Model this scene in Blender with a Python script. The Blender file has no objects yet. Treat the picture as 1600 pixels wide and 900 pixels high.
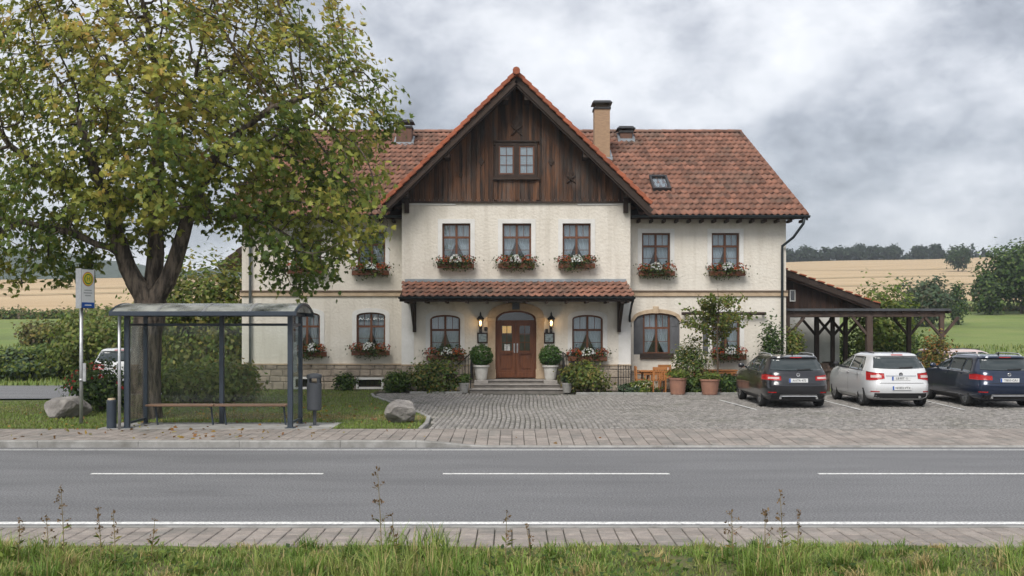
import bpy, bmesh, math, random
import numpy as np
from mathutils import Vector, Matrix
from mathutils.geometry import tessellate_polygon

scene = bpy.context.scene
COL = scene.collection
R = math.radians

# ------------------------------------------------------------------ camera
CAM_H = 2.4
cam_d = bpy.data.cameras.new('camera')
cam = bpy.data.objects.new('camera', cam_d); COL.objects.link(cam)
cam.location = (0, 0, CAM_H); cam.rotation_euler = (R(90), 0, 0)
cam_d.sensor_width = 36; cam_d.lens = 36; cam_d.shift_y = 0.0375
cam_d.clip_start = 0.1; cam_d.clip_end = 5000
scene.camera = cam

# ------------------------------------------------------------------ sky: Nishita behind a broken cloud deck
SUN_EL, SUN_AZ = 47.0, 202.0          # azimuth clockwise from +Y: behind the photographer, a little to the left
w = bpy.data.worlds.new('World'); scene.world = w; w.use_nodes = True
nt = w.node_tree; nt.nodes.clear()
def wn(t, **k):
    n = nt.nodes.new(t)
    for a, v in k.items(): setattr(n, a, v)
    return n
L = nt.links.new
out = wn('ShaderNodeOutputWorld')
sky = wn('ShaderNodeTexSky', sky_type='NISHITA'); sky.sun_disc = False
sky.sun_elevation = R(SUN_EL); sky.sun_rotation = R(SUN_AZ)
bg1 = wn('ShaderNodeBackground'); bg1.inputs[1].default_value = 0.1
L(sky.outputs[0], bg1.inputs[0])
tc = wn('ShaderNodeTexCoord'); sep = wn('ShaderNodeSeparateXYZ'); L(tc.outputs['Generated'], sep.inputs[0])
SKY_OFF = (21.0, 8.0, 6.1)
def cloud_noise(scale, detail, rough, dist, off):
    m = wn('ShaderNodeMapping'); L(tc.outputs['Generated'], m.inputs[0])
    m.inputs['Location'].default_value = [SKY_OFF[i] + off for i in range(3)]; m.inputs['Scale'].default_value = (1, 1, 1.55)
    n = wn('ShaderNodeTexNoise'); n.inputs['Scale'].default_value = scale; n.inputs['Detail'].default_value = detail
    n.inputs['Roughness'].default_value = rough; n.inputs['Distortion'].default_value = dist
    L(m.outputs[0], n.inputs['Vector']); return n
n1 = cloud_noise(6.2, 13, 0.60, 0.05, 0.0); n2 = cloud_noise(1.5, 4, 0.5, 0.1, 5.0)
nm = wn('ShaderNodeMath', operation='MULTIPLY_ADD'); L(n2.outputs['Fac'], nm.inputs[0]); nm.inputs[1].default_value = 0.66
nh = wn('ShaderNodeMath', operation='MULTIPLY'); L(n1.outputs['Fac'], nh.inputs[0]); nh.inputs[1].default_value = 0.72
L(nh.outputs[0], nm.inputs[2])
cr = wn('ShaderNodeValToRGB'); L(nm.outputs[0], cr.inputs[0])
e = cr.color_ramp.elements
e[0].position = 0.53; e[0].color = (0.135, 0.143, 0.160, 1)
e[1].position = 0.83; e[1].color = (0.49, 0.494, 0.505, 1)
m_ = e.new(0.60); m_.color = (0.215, 0.227, 0.252, 1)
m_ = e.new(0.68); m_.color = (0.325, 0.334, 0.358, 1)
m_ = e.new(0.74); m_.color = (0.405, 0.412, 0.43, 1)
bg2 = wn('ShaderNodeBackground'); bg2.inputs[1].default_value = 1.0
L(cr.outputs[0], bg2.inputs[0])
mx = wn('ShaderNodeMixShader'); mx.inputs[0].default_value = 0.93
L(bg1.outputs[0], mx.inputs[1]); L(bg2.outputs[0], mx.inputs[2]); L(mx.outputs[0], out.inputs[0])

# ------------------------------------------------------------------ overcast sun
sun_d = bpy.data.lights.new('sun', 'SUN'); sun_d.energy = 1.5; sun_d.angle = R(28); sun_d.color = (1.0, 0.955, 0.89)
sun = bpy.data.objects.new('sun', sun_d); COL.objects.link(sun)
_el, _az = R(SUN_EL), R(SUN_AZ)
_dir = Vector((math.sin(_az) * math.cos(_el), math.cos(_az) * math.cos(_el), math.sin(_el)))
sun.rotation_euler = (-_dir).to_track_quat('-Z', 'Y').to_euler()

vs = scene.view_settings
vs.view_transform = 'Standard'; vs.look = 'None'; vs.gamma = 1; vs.use_curve_mapping = False
vs.exposure = 1.22
scene.render.engine = 'CYCLES'
cy = scene.cycles
cy.use_denoising = True
cy.use_adaptive_sampling = True; cy.adaptive_threshold = 0.02
cy.max_bounces = 7; cy.diffuse_bounces = 3; cy.glossy_bounces = 3; cy.transmission_bounces = 6; cy.transparent_max_bounces = 12
cy.caustics_reflective = False; cy.caustics_refractive = False

# ------------------------------------------------------------------ helpers
G = 0.13                                     # level of pavement, forecourt and lawn
def PX(px, Y): return (px - 800) * Y / 1600.0
def PZ(py, Y): return CAM_H + (510 - py) * Y / 1600.0

MATS = {}
def _nodes(name):
    m = bpy.data.materials.new(name); m.use_nodes = True
    t = m.node_tree; b = t.nodes['Principled BSDF']
    MATS[name] = m
    return m, t, b
def pmat(name, c, rough=0.7, c2=None, scale=4.0, detail=5, stretch=(1, 1, 1), lo=0.35, hi=0.65, bump=0.0, bscale=60.0,
         rnd=0.0, metallic=0.0, spec=0.4, coat=0.0, dist=0.02, dirt=None, dscale=0.6, bstretch=None, dstretch=None, dlo=0.5, dhi=0.72):
    """Principled surface: two colours mixed by noise, brightness varied per piece, optional dirt patches and bump."""
    m, t, b = _nodes(name)
    N, K = t.nodes.new, t.links.new
    c = (*c, 1)
    c2 = (*c2, 1) if c2 else tuple(x * 0.82 for x in c[:3]) + (1,)
    geo = N('ShaderNodeNewGeometry')
    mp = N('ShaderNodeMapping'); mp.inputs['Scale'].default_value = stretch
    K(geo.outputs['Position'], mp.inputs[0])
    no = N('ShaderNodeTexNoise'); no.inputs['Scale'].default_value = scale; no.inputs['Detail'].default_value = detail
    no.inputs['Roughness'].default_value = 0.62
    K(mp.outputs[0], no.inputs['Vector'])
    mr = N('ShaderNodeMapRange'); mr.inputs[1].default_value = lo; mr.inputs[2].default_value = hi
    K(no.outputs['Fac'], mr.inputs[0])
    mix = N('ShaderNodeMix'); mix.data_type = 'RGBA'
    mix.inputs[6].default_value = c; mix.inputs[7].default_value = c2
    K(mr.outputs[0], mix.inputs[0])
    col = mix.outputs[2]
    if dirt:
        n2 = N('ShaderNodeTexNoise'); n2.inputs['Scale'].default_value = dscale; n2.inputs['Detail'].default_value = 7
        n2.inputs['Roughness'].default_value = 0.65
        if dstretch:
            mp2 = N('ShaderNodeMapping'); mp2.inputs['Scale'].default_value = dstretch
            K(geo.outputs['Position'], mp2.inputs[0]); K(mp2.outputs[0], n2.inputs['Vector'])
        else: K(geo.outputs['Position'], n2.inputs['Vector'])
        r2 = N('ShaderNodeMapRange'); r2.inputs[1].default_value = dlo; r2.inputs[2].default_value = dhi
        K(n2.outputs['Fac'], r2.inputs[0])
        m2 = N('ShaderNodeMix'); m2.data_type = 'RGBA'; m2.inputs[7].default_value = (*dirt, 1)
        K(r2.outputs[0], m2.inputs[0]); K(col, m2.inputs[6]); col = m2.outputs[2]
    if rnd:
        oi = N('ShaderNodeObjectInfo')
        ad = N('ShaderNodeMath'); ad.operation = 'ADD'; K(oi.outputs['Random'], ad.inputs[0]); K(geo.outputs['Random Per Island'], ad.inputs[1])
        fr = N('ShaderNodeMath'); fr.operation = 'FRACT'; K(ad.outputs[0], fr.inputs[0])
        vr = N('ShaderNodeMapRange'); vr.inputs[3].default_value = 1 - rnd; vr.inputs[4].default_value = 1 + rnd
        K(fr.outputs[0], vr.inputs[0])
        hs = N('ShaderNodeHueSaturation'); K(vr.outputs[0], hs.inputs['Value']); K(col, hs.inputs['Color'])
        col = hs.outputs[0]
    K(col, b.inputs['Base Color'])
    b.inputs['Roughness'].default_value = rough; b.inputs['Metallic'].default_value = metallic
    b.inputs['Specular IOR Level'].default_value = spec; b.inputs['Coat Weight'].default_value = coat
    if bump:
        n3 = N('ShaderNodeTexNoise'); n3.inputs['Scale'].default_value = bscale; n3.inputs['Detail'].default_value = 6
        if bstretch:
            mp3 = N('ShaderNodeMapping'); mp3.inputs['Scale'].default_value = bstretch
            K(geo.outputs['Position'], mp3.inputs[0]); K(mp3.outputs[0], n3.inputs['Vector'])
        else:
            K(geo.outputs['Position'], n3.inputs['Vector'])
        bp = N('ShaderNodeBump'); bp.inputs['Strength'].default_value = bump; bp.inputs['Distance'].default_value = dist
        K(n3.outputs['Fac'], bp.inputs['Height']); K(bp.outputs[0], b.inputs['Normal'])
    return m
def speckle(m, scale, amount, crack=0.0, crack_scale=0.4):
    """Fine grain over a material's colour; optional thin cracks."""
    t = m.node_tree; N, K = t.nodes.new, t.links.new; b = t.nodes['Principled BSDF']; src = b.inputs['Base Color'].links[0].from_socket
    geo = N('ShaderNodeNewGeometry'); no = N('ShaderNodeTexNoise'); no.inputs['Scale'].default_value = scale; no.inputs['Detail'].default_value = 3
    K(geo.outputs['Position'], no.inputs['Vector'])
    mr = N('ShaderNodeMapRange'); mr.inputs[1].default_value = .3; mr.inputs[2].default_value = .7; mr.inputs[3].default_value = 1 - amount; mr.inputs[4].default_value = 1 + amount
    K(no.outputs['Fac'], mr.inputs[0]); fac = mr.outputs[0]
    if crack:
        mp = N('ShaderNodeMapping'); mp.inputs['Scale'].default_value = (.45, 1, 1); n2 = N('ShaderNodeTexNoise'); n2.inputs['Scale'].default_value = 2.2; n2.inputs['Detail'].default_value = 6
        K(geo.outputs['Position'], n2.inputs['Vector'])
        mixv = N('ShaderNodeMix'); mixv.data_type = 'VECTOR'; mixv.inputs[0].default_value = .25; K(geo.outputs['Position'], mixv.inputs[4]); K(n2.outputs['Color'], mixv.inputs[5]); K(mixv.outputs[1], mp.inputs[0])
        vo = N('ShaderNodeTexVoronoi'); vo.feature = 'DISTANCE_TO_EDGE'; vo.inputs['Scale'].default_value = crack_scale; K(mp.outputs[0], vo.inputs['Vector'])
        m2 = N('ShaderNodeMapRange'); m2.inputs[1].default_value = 0; m2.inputs[2].default_value = crack; m2.inputs[3].default_value = .55; K(vo.outputs['Distance'], m2.inputs[0])
        mu = N('ShaderNodeMath'); mu.operation = 'MULTIPLY'; K(fac, mu.inputs[0]); K(m2.outputs[0], mu.inputs[1]); fac = mu.outputs[0]
    hs = N('ShaderNodeHueSaturation'); K(src, hs.inputs['Color']); K(fac, hs.inputs['Value']); K(hs.outputs[0], b.inputs['Base Color'])
def leafmat(name, trans=0.35, rough=0.55):
    m, t, b = _nodes(name)
    N, K = t.nodes.new, t.links.new
    a = N('ShaderNodeAttribute'); a.attribute_name = 'Col'
    K(a.outputs['Color'], b.inputs['Base Color']); b.inputs['Roughness'].default_value = rough
    b.inputs['Specular IOR Level'].default_value = 0.35
    tr = N('ShaderNodeBsdfTranslucent'); K(a.outputs['Color'], tr.inputs[0])
    mx = N('ShaderNodeMixShader'); mx.inputs[0].default_value = trans
    K(b.outputs[0], mx.inputs[1]); K(tr.outputs[0], mx.inputs[2]); K(mx.outputs[0], t.nodes['Material Output'].inputs[0])
    return m
def glassmat(name, tint=(0.93, 0.97, 0.96), base=0.06, rough=0.02, mx_refl=0.75, dirt=0.0):
    m, t, b = _nodes(name); t.nodes.remove(b)
    N, K = t.nodes.new, t.links.new
    tr = N('ShaderNodeBsdfTransparent'); tr.inputs[0].default_value = (*tint, 1)
    gl = N('ShaderNodeBsdfGlossy'); gl.inputs['Roughness'].default_value = rough
    fr = N('ShaderNodeFresnel'); fr.inputs[0].default_value = 1.5
    mr = N('ShaderNodeMapRange'); mr.inputs[3].default_value = base; mr.inputs[4].default_value = mx_refl
    K(fr.outputs[0], mr.inputs[0])
    mx = N('ShaderNodeMixShader'); K(mr.outputs[0], mx.inputs[0]); K(tr.outputs[0], mx.inputs[1]); K(gl.outputs[0], mx.inputs[2])
    o = mx.outputs[0]
    if dirt:
        df = N('ShaderNodeBsdfDiffuse'); df.inputs[0].default_value = (0.55, 0.56, 0.52, 1)
        geo = N('ShaderNodeNewGeometry'); no = N('ShaderNodeTexNoise'); no.inputs['Scale'].default_value = 1.6; no.inputs['Detail'].default_value = 7
        K(geo.outputs['Position'], no.inputs['Vector'])
        r2 = N('ShaderNodeMapRange'); r2.inputs[1].default_value = 0.38; r2.inputs[2].default_value = 0.75; r2.inputs[4].default_value = dirt
        K(no.outputs['Fac'], r2.inputs[0])
        m2 = N('ShaderNodeMixShader'); K(r2.outputs[0], m2.inputs[0]); K(o, m2.inputs[1]); K(df.outputs[0], m2.inputs[2]); o = m2.outputs[0]
    K(o, t.nodes['Material Output'].inputs[0])
    return m
def emat(name, c, strength):
    m, t, b = _nodes(name)
    b.inputs['Base Color'].default_value = (*c, 1); b.inputs['Emission Color'].default_value = (*c, 1)
    b.inputs['Emission Strength'].default_value = strength
    return m

class MB:
    """Collects shapes; build() links them as one mesh object."""
    def __init__(s): s.v = []; s.f = []; s.m = []; s.mi = 0
    def add(s, vs, fs):
        o = len(s.v); s.v += [tuple(p) for p in vs]
        for f in fs: s.f.append(tuple(i + o for i in f)); s.m.append(s.mi)
        return s
    def box(s, x0, x1, y0, y1, z0, z1):
        return s.add([(x0,y0,z0),(x1,y0,z0),(x1,y1,z0),(x0,y1,z0),(x0,y0,z1),(x1,y0,z1),(x1,y1,z1),(x0,y1,z1)],
                     [(0,3,2,1),(4,5,6,7),(0,1,5,4),(1,2,6,5),(2,3,7,6),(3,0,4,7)])
    def bar(s, p0, p1, w, h, up=(0, 0, 1)):
        p0, p1 = Vector(p0), Vector(p1); d = (p1 - p0).normalized(); u = Vector(up)
        if abs(d.dot(u)) > 0.98: u = Vector((0, 1, 0))
        a = d.cross(u).normalized(); b = a.cross(d).normalized()
        vs = [p + a * sx * w / 2 + b * sz * h / 2 for p in (p0, p1) for sx, sz in ((-1,-1),(1,-1),(1,1),(-1,1))]
        return s.add(vs, [(0,1,2,3),(7,6,5,4),(0,4,5,1),(1,5,6,2),(2,6,7,3),(3,7,4,0)])
    def tube(s, pts, r, n=8, caps=True):
        pts = [Vector(p) for p in pts]
        rs = r if isinstance(r, (list, tuple)) else [r] * len(pts)
        rings = []; u = None
        for i, p in enumerate(pts):
            d = (pts[min(i + 1, len(pts) - 1)] - pts[max(i - 1, 0)]).normalized()
            if u is None:
                u = Vector((0, 0, 1)) if abs(d.z) < 0.9 else Vector((1, 0, 0))
            a = (u - d * u.dot(d)).normalized(); u = a; b = d.cross(a)
            rings.append([p + (a * math.cos(2 * math.pi * k / n) + b * math.sin(2 * math.pi * k / n)) * rs[i] for k in range(n)])
        vs = [q for rg in rings for q in rg]; fs = []
        for i in range(len(pts) - 1):
            for k in range(n):
                fs.append((i*n+k, i*n+(k+1)%n, (i+1)*n+(k+1)%n, (i+1)*n+k))
        if caps: fs.append(tuple(reversed(range(n)))); fs.append(tuple((len(pts)-1)*n+k for k in range(n)))
        return s.add(vs, fs)
    def lathe(s, prof, c=(0, 0, 0), n=16, axis='z', caps=True):
        if tuple(prof[0]) == tuple(prof[-1]): caps = False
        vs = []; fs = []
        for r, h in prof:
            for k in range(n):
                a = 2 * math.pi * k / n
                q = (r*math.cos(a), r*math.sin(a), h) if axis == 'z' else ((h, r*math.cos(a), r*math.sin(a)) if axis == 'x' else (r*math.sin(a), h, r*math.cos(a)))
                vs.append((c[0]+q[0], c[1]+q[1], c[2]+q[2]))
        m = len(prof)
        for i in range(m - 1):
            for k in range(n): fs.append((i*n+k, i*n+(k+1)%n, (i+1)*n+(k+1)%n, (i+1)*n+k))
        if caps and prof[0][0] > 1e-5: fs.append(tuple(reversed(range(n))))
        if caps and prof[-1][0] > 1e-5: fs.append(tuple((m-1)*n+k for k in range(n)))
        return s.add(vs, fs)
    def plate(s, outer, holes, y0, y1):
        """Prism in the XZ plane between y0 (towards the camera) and y1, with holes."""
        loops = [outer] + list(holes)
        flat = [p for lp in loops for p in lp]; n = len(flat)
        tris = tessellate_polygon([[Vector((p[0], p[1], 0)) for p in lp] for lp in loops])
        vs = [(p[0], y0, p[1]) for p in flat] + [(p[0], y1, p[1]) for p in flat]
        fs = []
        for a, b, c in tris:
            (ax, az), (bx, bz), (cx, cz) = flat[a], flat[b], flat[c]
            if (bx-ax)*(cz-az) - (bz-az)*(cx-ax) < 0: b, c = c, b
            fs.append((a, b, c)); fs.append((a+n, c+n, b+n))
        o = 0
        for li, lp in enumerate(loops):
            k = len(lp); ar = sum(lp[i][0]*lp[(i+1)%k][1] - lp[(i+1)%k][0]*lp[i][1] for i in range(k))
            flip = (ar < 0) != (li > 0)
            for i in range(k):
                q = (o+i, o+i+n, o+(i+1)%k+n, o+(i+1)%k)
                fs.append(tuple(reversed(q)) if flip else q)
            o += k
        return s.add(vs, fs)
    def grid(s, P):
        """P: rows x cols of points."""
        r, c = len(P), len(P[0])
        return s.add([q for row in P for q in row], [(i*c+j, i*c+j+1, (i+1)*c+j+1, (i+1)*c+j) for i in range(r-1) for j in range(c-1)])
    def mesh(s, name, mats, smooth=False):
        me = bpy.data.meshes.new(name); me.from_pydata(s.v, [], s.f)
        for m in (mats if isinstance(mats, (list, tuple)) else [mats]): me.materials.append(m)
        me.polygons.foreach_set('material_index', s.m)
        if smooth: me.polygons.foreach_set('use_smooth', [True] * len(me.polygons))
        me.update(); return me
    def build(s, name, mats, parent=None, smooth=False, bevel=0.0, loc=None, recalc=False, seg=1):
        me = s.mesh(name, mats, smooth)
        if bevel or recalc:
            bm = bmesh.new(); bm.from_mesh(me)
            if recalc: bmesh.ops.recalc_face_normals(bm, faces=bm.faces)
            if bevel:
                es = [e for e in bm.edges if e.is_manifold and e.calc_face_angle(0) > 0.5]
                bmesh.ops.bevel(bm, geom=es, offset=bevel, segments=seg, affect='EDGES', clamp_overlap=True)
            bm.to_mesh(me); bm.free()
        return link(name, me, parent, loc)

WORLD = {}                                   # things whose parts are written in world coordinates
def link(name, me, parent=None, loc=None, rot=None):
    o = bpy.data.objects.new(name, me); COL.objects.link(o)
    if loc is not None: o.location = loc
    if rot is not None: o.rotation_euler = rot
    if parent is not None:
        o.parent = parent
        if parent.name in WORLD: o.matrix_parent_inverse = Matrix.Translation(-Vector(WORLD[parent.name]))
    return o
def tag(o, label=None, cat=None, group=None, kind=None):
    if label: o['label'] = label
    if cat: o['category'] = cat
    if group: o['group'] = group
    if kind: o['kind'] = kind
    return o
def thing(name, label, cat, loc=(0, 0, 0), rz=0.0, group=None, world=False):
    o = bpy.data.objects.new(name, None); COL.objects.link(o); o.empty_display_size = 0.2
    o.location = loc; o.rotation_euler = (0, 0, rz)
    if world: WORLD[o.name] = tuple(loc)
    return tag(o, label, cat, group)
def np_mesh(name, V, F, mat, col=None, smooth=False):
    """V (n,3), F (m,k) arrays; col (n,3) goes to the attribute Col."""
    V = np.asarray(V, dtype=np.float32); F = np.asarray(F, dtype=np.int32)
    me = bpy.data.meshes.new(name)
    me.vertices.add(len(V)); me.vertices.foreach_set('co', V.ravel())
    m, k = F.shape
    me.loops.add(m * k); me.loops.foreach_set('vertex_index', F.ravel())
    me.polygons.add(m); me.polygons.foreach_set('loop_start', np.arange(m, dtype=np.int32) * k)
    me.polygons.foreach_set('loop_total', np.full(m, k, dtype=np.int32))
    if smooth: me.polygons.foreach_set('use_smooth', np.ones(m, dtype=bool))
    me.materials.append(mat)
    if col is not None:
        a = me.attributes.new('Col', 'FLOAT_COLOR', 'POINT')
        a.data.foreach_set('color', np.c_[col, np.ones(len(V))].astype(np.float32).ravel())
    me.update(calc_edges=True); me.validate()
    return me
def unit(a): return a / np.maximum(np.linalg.norm(a, axis=-1, keepdims=True), 1e-9)
def leaf_arrays(P, D, size, ratio, rng, col, fold=0.25, N0=None):
    """One folded diamond per leaf: P base points, D tip directions."""
    n = len(P); D = unit(D)
    if N0 is None: S = unit(np.cross(D, unit(rng.normal(size=(n, 3)))))
    else:                                    # blades turned to the light: N0 is roughly the upper side
        N0 = unit(N0); D = unit(D - N0 * (D * N0).sum(1, keepdims=True) * 0.85); S = unit(np.cross(N0, D))
    Nn = np.cross(D, S)
    L_ = (size * rng.uniform(0.7, 1.3, n))[:, None]
    mid = P + D * L_ * 0.45 - Nn * L_ * fold * 0.3
    V = np.stack([P, mid + S * L_ * ratio, P + D * L_, mid - S * L_ * ratio], axis=1).reshape(-1, 3)
    F = np.arange(4 * n).reshape(-1, 4)
    return V, F, np.repeat(col, 4, axis=0)
def palette(n, cols, rng, weights=None, jit=0.18):
    c = np.array(cols, dtype=float)[rng.choice(len(cols), n, p=weights)]
    return np.clip(c * rng.uniform(1 - jit, 1 + jit, (n, 1)) * rng.uniform(0.93, 1.07, (n, 3)), 0, 1)
def clumps(rng, n, K, r, spread, shell=0.55, zmin=-1.0):
    """n points in K clumps through an ellipsoid of radii r, denser towards its surface; returns points and outward directions."""
    c = unit(rng.normal(size=(K, 3))) * (shell + (1 - shell) * rng.random((K, 1)) ** 0.7) * rng.uniform(0.86, 1.06, (K, 1))
    c[:, 2] = np.maximum(c[:, 2], zmin)
    k = rng.integers(0, K, n)
    p = c[k] + rng.normal(size=(n, 3)) * spread
    d = unit(p) * 0.7 + unit(rng.normal(size=(n, 3))) * 0.9 + np.array([0, 0, 0.15])
    return p * np.array(r), d
# ------------------------------------------------------------------ materials
pmat('asphalt', (0.190, 0.191, 0.196), 0.8, (0.125, 0.126, 0.131), scale=1.1, detail=10, stretch=(0.22, 0.9, 1), lo=0.25, hi=0.75, bump=0.6, bscale=120, dist=0.012, dirt=(0.075, 0.076, 0.08), dscale=0.42, dstretch=(.35, 1.5, 1), dlo=.60, dhi=.85)
pmat('line_paint', (0.70, 0.70, 0.68), 0.6, (0.33, 0.33, 0.33), scale=11, lo=0.5, hi=0.72)
pmat('paver', (0.30, 0.262, 0.232), 0.85, (0.225, 0.20, 0.18), scale=7, rnd=0.16, bump=0.3, bscale=90, dist=0.01, dirt=(0.17, 0.165, 0.15), dscale=1.3)
pmat('paver_joint', (0.085, 0.08, 0.07), 0.95, (0.06, 0.065, 0.045), scale=5)
pmat('cobble', (0.285, 0.268, 0.248), 0.8, (0.205, 0.194, 0.182), scale=9, rnd=0.25, bump=0.3, bscale=70, dist=0.01, dirt=(0.17, 0.165, 0.14), dscale=0.7)
pmat('concrete', (0.34, 0.335, 0.32), 0.85, (0.24, 0.235, 0.22), scale=3, rnd=0.08, bump=0.3, bscale=80, dist=0.01, dirt=(0.17, 0.165, 0.15), dscale=2)
pmat('lawn_soil', (0.075, 0.095, 0.03), 0.95, (0.13, 0.115, 0.05), scale=1.2, bump=0.5, bscale=50)
pmat('meadow', (0.125, 0.185, 0.04), 0.95, (0.19, 0.22, 0.065), scale=0.22, detail=9, stretch=(0.4, 1, 1), bump=0.6, bscale=3, dist=0.2, dirt=(0.09, 0.125, 0.038), dscale=0.12)
pmat('wheat', (0.48, 0.36, 0.215), 0.95, (0.40, 0.285, 0.16), scale=0.10, detail=9, stretch=(0.12, 1, 1), bump=0.5, bscale=1.5, dist=0.3)
pmat('forest_hill', (0.035, 0.055, 0.035), 0.95, (0.055, 0.075, 0.04), scale=0.05, detail=9, bump=1.0, bscale=0.12, dist=6)
pmat('bark', (0.17, 0.135, 0.105), 0.95, (0.042, 0.034, 0.028), scale=9, stretch=(1, 1, 0.2), lo=.4, hi=.6, bump=1.0, bscale=10, bstretch=(1, 1, 0.18), dist=0.08)
pmat('twig', (0.085, 0.06, 0.04), 0.9, scale=8)
pmat('rock', (0.29, 0.27, 0.255), 0.9, (0.14, 0.13, 0.12), scale=3, detail=10, bump=0.9, bscale=7, dist=0.06, dirt=(0.36, 0.34, 0.31), dscale=2.5)
pmat('dark_steel', (0.035, 0.048, 0.066), 0.4, (0.028, 0.038, 0.053), scale=6, spec=0.5)
pmat('galvanised', (0.5, 0.51, 0.52), 0.45, (0.4, 0.41, 0.42), scale=10, metallic=0.6)
pmat('black_metal', (0.02, 0.02, 0.022), 0.5, (0.03, 0.03, 0.03), scale=8)
pmat('soil', (0.06, 0.045, 0.032), 0.95, (0.04, 0.03, 0.02), scale=8)
leafmat('leaf', 0.45); leafmat('grass_blade', 0.3); leafmat('petal', 0.3, 0.6)
M = MATS
speckle(M['asphalt'], 38, .50); speckle(M['line_paint'], 30, .25); speckle(M['paver'], 70, .15)

def sheet(name, pts, z, mat, kind='structure', parent=None):
    mb = MB(); mb.add([(x, y, z if not callable(z) else z(x, y)) for x, y in pts], [tuple(range(len(pts)))])
    o = mb.build(name, M[mat], parent)
    if parent is None: tag(o, kind=kind)
    return o

# ------------------------------------------------------------------ base ground, road
g_ = MB().box(-300, 300, -250, 60, -1.0, -0.06).build('ground', M['lawn_soil']); tag(g_, kind='structure')
ROAD0, ROAD1 = 12.28, 20.26
road = sheet('road', [(-70, ROAD0), (70, ROAD0), (70, ROAD1), (-70, ROAD1)], 0.0, 'asphalt')
def strip(x0, x1, y0, y1, z=0.004):
    o = sheet('road_marking', [(x0, y0), (x1, y0), (x1, y1), (x0, y1)], z, 'line_paint', parent=road); return o
strip(-70, 70, 12.40, 12.56); strip(-70, 70, 19.83, 19.92)
yc = 1600 * CAM_H / 230.5
for a, b in ((-558, -200), (142, 505), (692, 1046), (1278, 1640), (1840, 2200)):
    strip(PX(a, yc), PX(b, yc), yc - 0.065, yc + 0.065)

# ------------------------------------------------------------------ near pavement: kerb stones and pavers
rng = np.random.default_rng(3); rd = random.Random(3)
np_ = MB().box(-40, 40, 11.08, 12.13, -0.10, -0.015).build('near_pavement', M['paver_joint']); tag(np_, kind='structure')
kb = MB().box(-0.748, 0.748, 0, 0.12, -0.10, 0.018).mesh('kerb_stone', M['concrete'])
for i in range(-7, 8): link('kerb_stone', kb, np_, (i * 1.5, 12.14, 0))
def paver_mesh(w, d, h, name='paver'):
    mb = MB(); b = 0.008
    x, y = w / 2 - 0.006, d / 2 - 0.006
    vs = [(-x,-y,0),(x,-y,0),(x,y,0),(-x,y,0),(-x,-y,h-b),(x,-y,h-b),(x,y,h-b),(-x,y,h-b),(-x+b,-y+b,h),(x-b,-y+b,h),(x-b,y-b,h),(-x+b,y-b,h)]
    fs = [(8,9,10,11)] + [(i, (i+1)%4, 4+(i+1)%4, 4+i) for i in range(4)] + [(4+i, 4+(i+1)%4, 8+(i+1)%4, 8+i) for i in range(4)]
    mb.add(vs, fs); return mb.mesh(name, M['paver'])
pm = paver_mesh(0.2, 0.2, 0.05)
n_ = 0
rest = MB()
for j in range(5):
    for i in range(-38, 38):
        x, y = (i + 0.5) * 0.2, 11.225 + j * 0.2
        if abs(x) < 6.05:
            o = link('paver', pm, np_, (x, y, -0.034 + rd.uniform(-0.003, 0.003)), (rd.uniform(-.008, .008), rd.uniform(-.008, .008), rd.uniform(-.01, .01)))
        else:
            rest.box(x - .094, x + .094, y - .094, y + .094, -0.034, 0.016)
tag(rest.build('paver_field', M['paver'], np_), kind='stuff')

# ------------------------------------------------------------------ far pavement with a dropped kerb before the forecourt
PV0, PV1 = 20.42, 22.7
def sstep(a, b, x):
    t = min(1, max(0, (x - a) / (b - a))); return t * t * (3 - 2 * t)
def kerb_top(x): return 0.135 - 0.105 * sstep(-1.9, -0.5, x)
def pav_z(x, y):
    t = min(1, max(0, (y - PV0) / (PV1 - PV0))); return kerb_top(x) * (1 - t) + G * t
xs = np.linspace(-40, 40, 161)
fp = MB().grid([[(x, y, pav_z(x, y) - 0.035) for x in xs] for y in (PV0, 21.2, 22.0, PV1)])
fp = fp.build('far_pavement', M['paver_joint']); tag(fp, kind='structure')
x = -13.9
while x < 14:
    w_ = rd.choice((1.0, 1.5, 2.0, 2.0)) if x < -0.6 else 1.0
    mb = MB(); P = []
    for k in range(5):
        xx = x + 0.004 + (w_ - 0.008) * k / 4; t = kerb_top(xx)
        P.append([(xx, 20.27, -0.05), (xx, 20.27, t - 0.02), (xx, 20.29, t), (xx, 20.415, t), (xx, 20.415, -0.05)])
    mb.grid(P); mb.add(P[0], [(0, 1, 2, 3, 4)]); mb.add(P[-1], [(4, 3, 2, 1, 0)])
    mb.build('kerb_stone', M['concrete'], fp); x += w_
pw, pdp = 0.25, 0.3257
pm2 = paver_mesh(pw, pdp, 0.05)
cells = []
for j in range(7):
    for i in range(-62, 62):
        cells.append(((i + 0.5) * pw, PV0 + (j + 0.5) * pdp))
vis = sorted([c for c in cells if abs(c[0]) < 0.5 * c[1] + 0.15], key=lambda c: c[1])
parts = set(vis[:300])
rest = MB()
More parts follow.
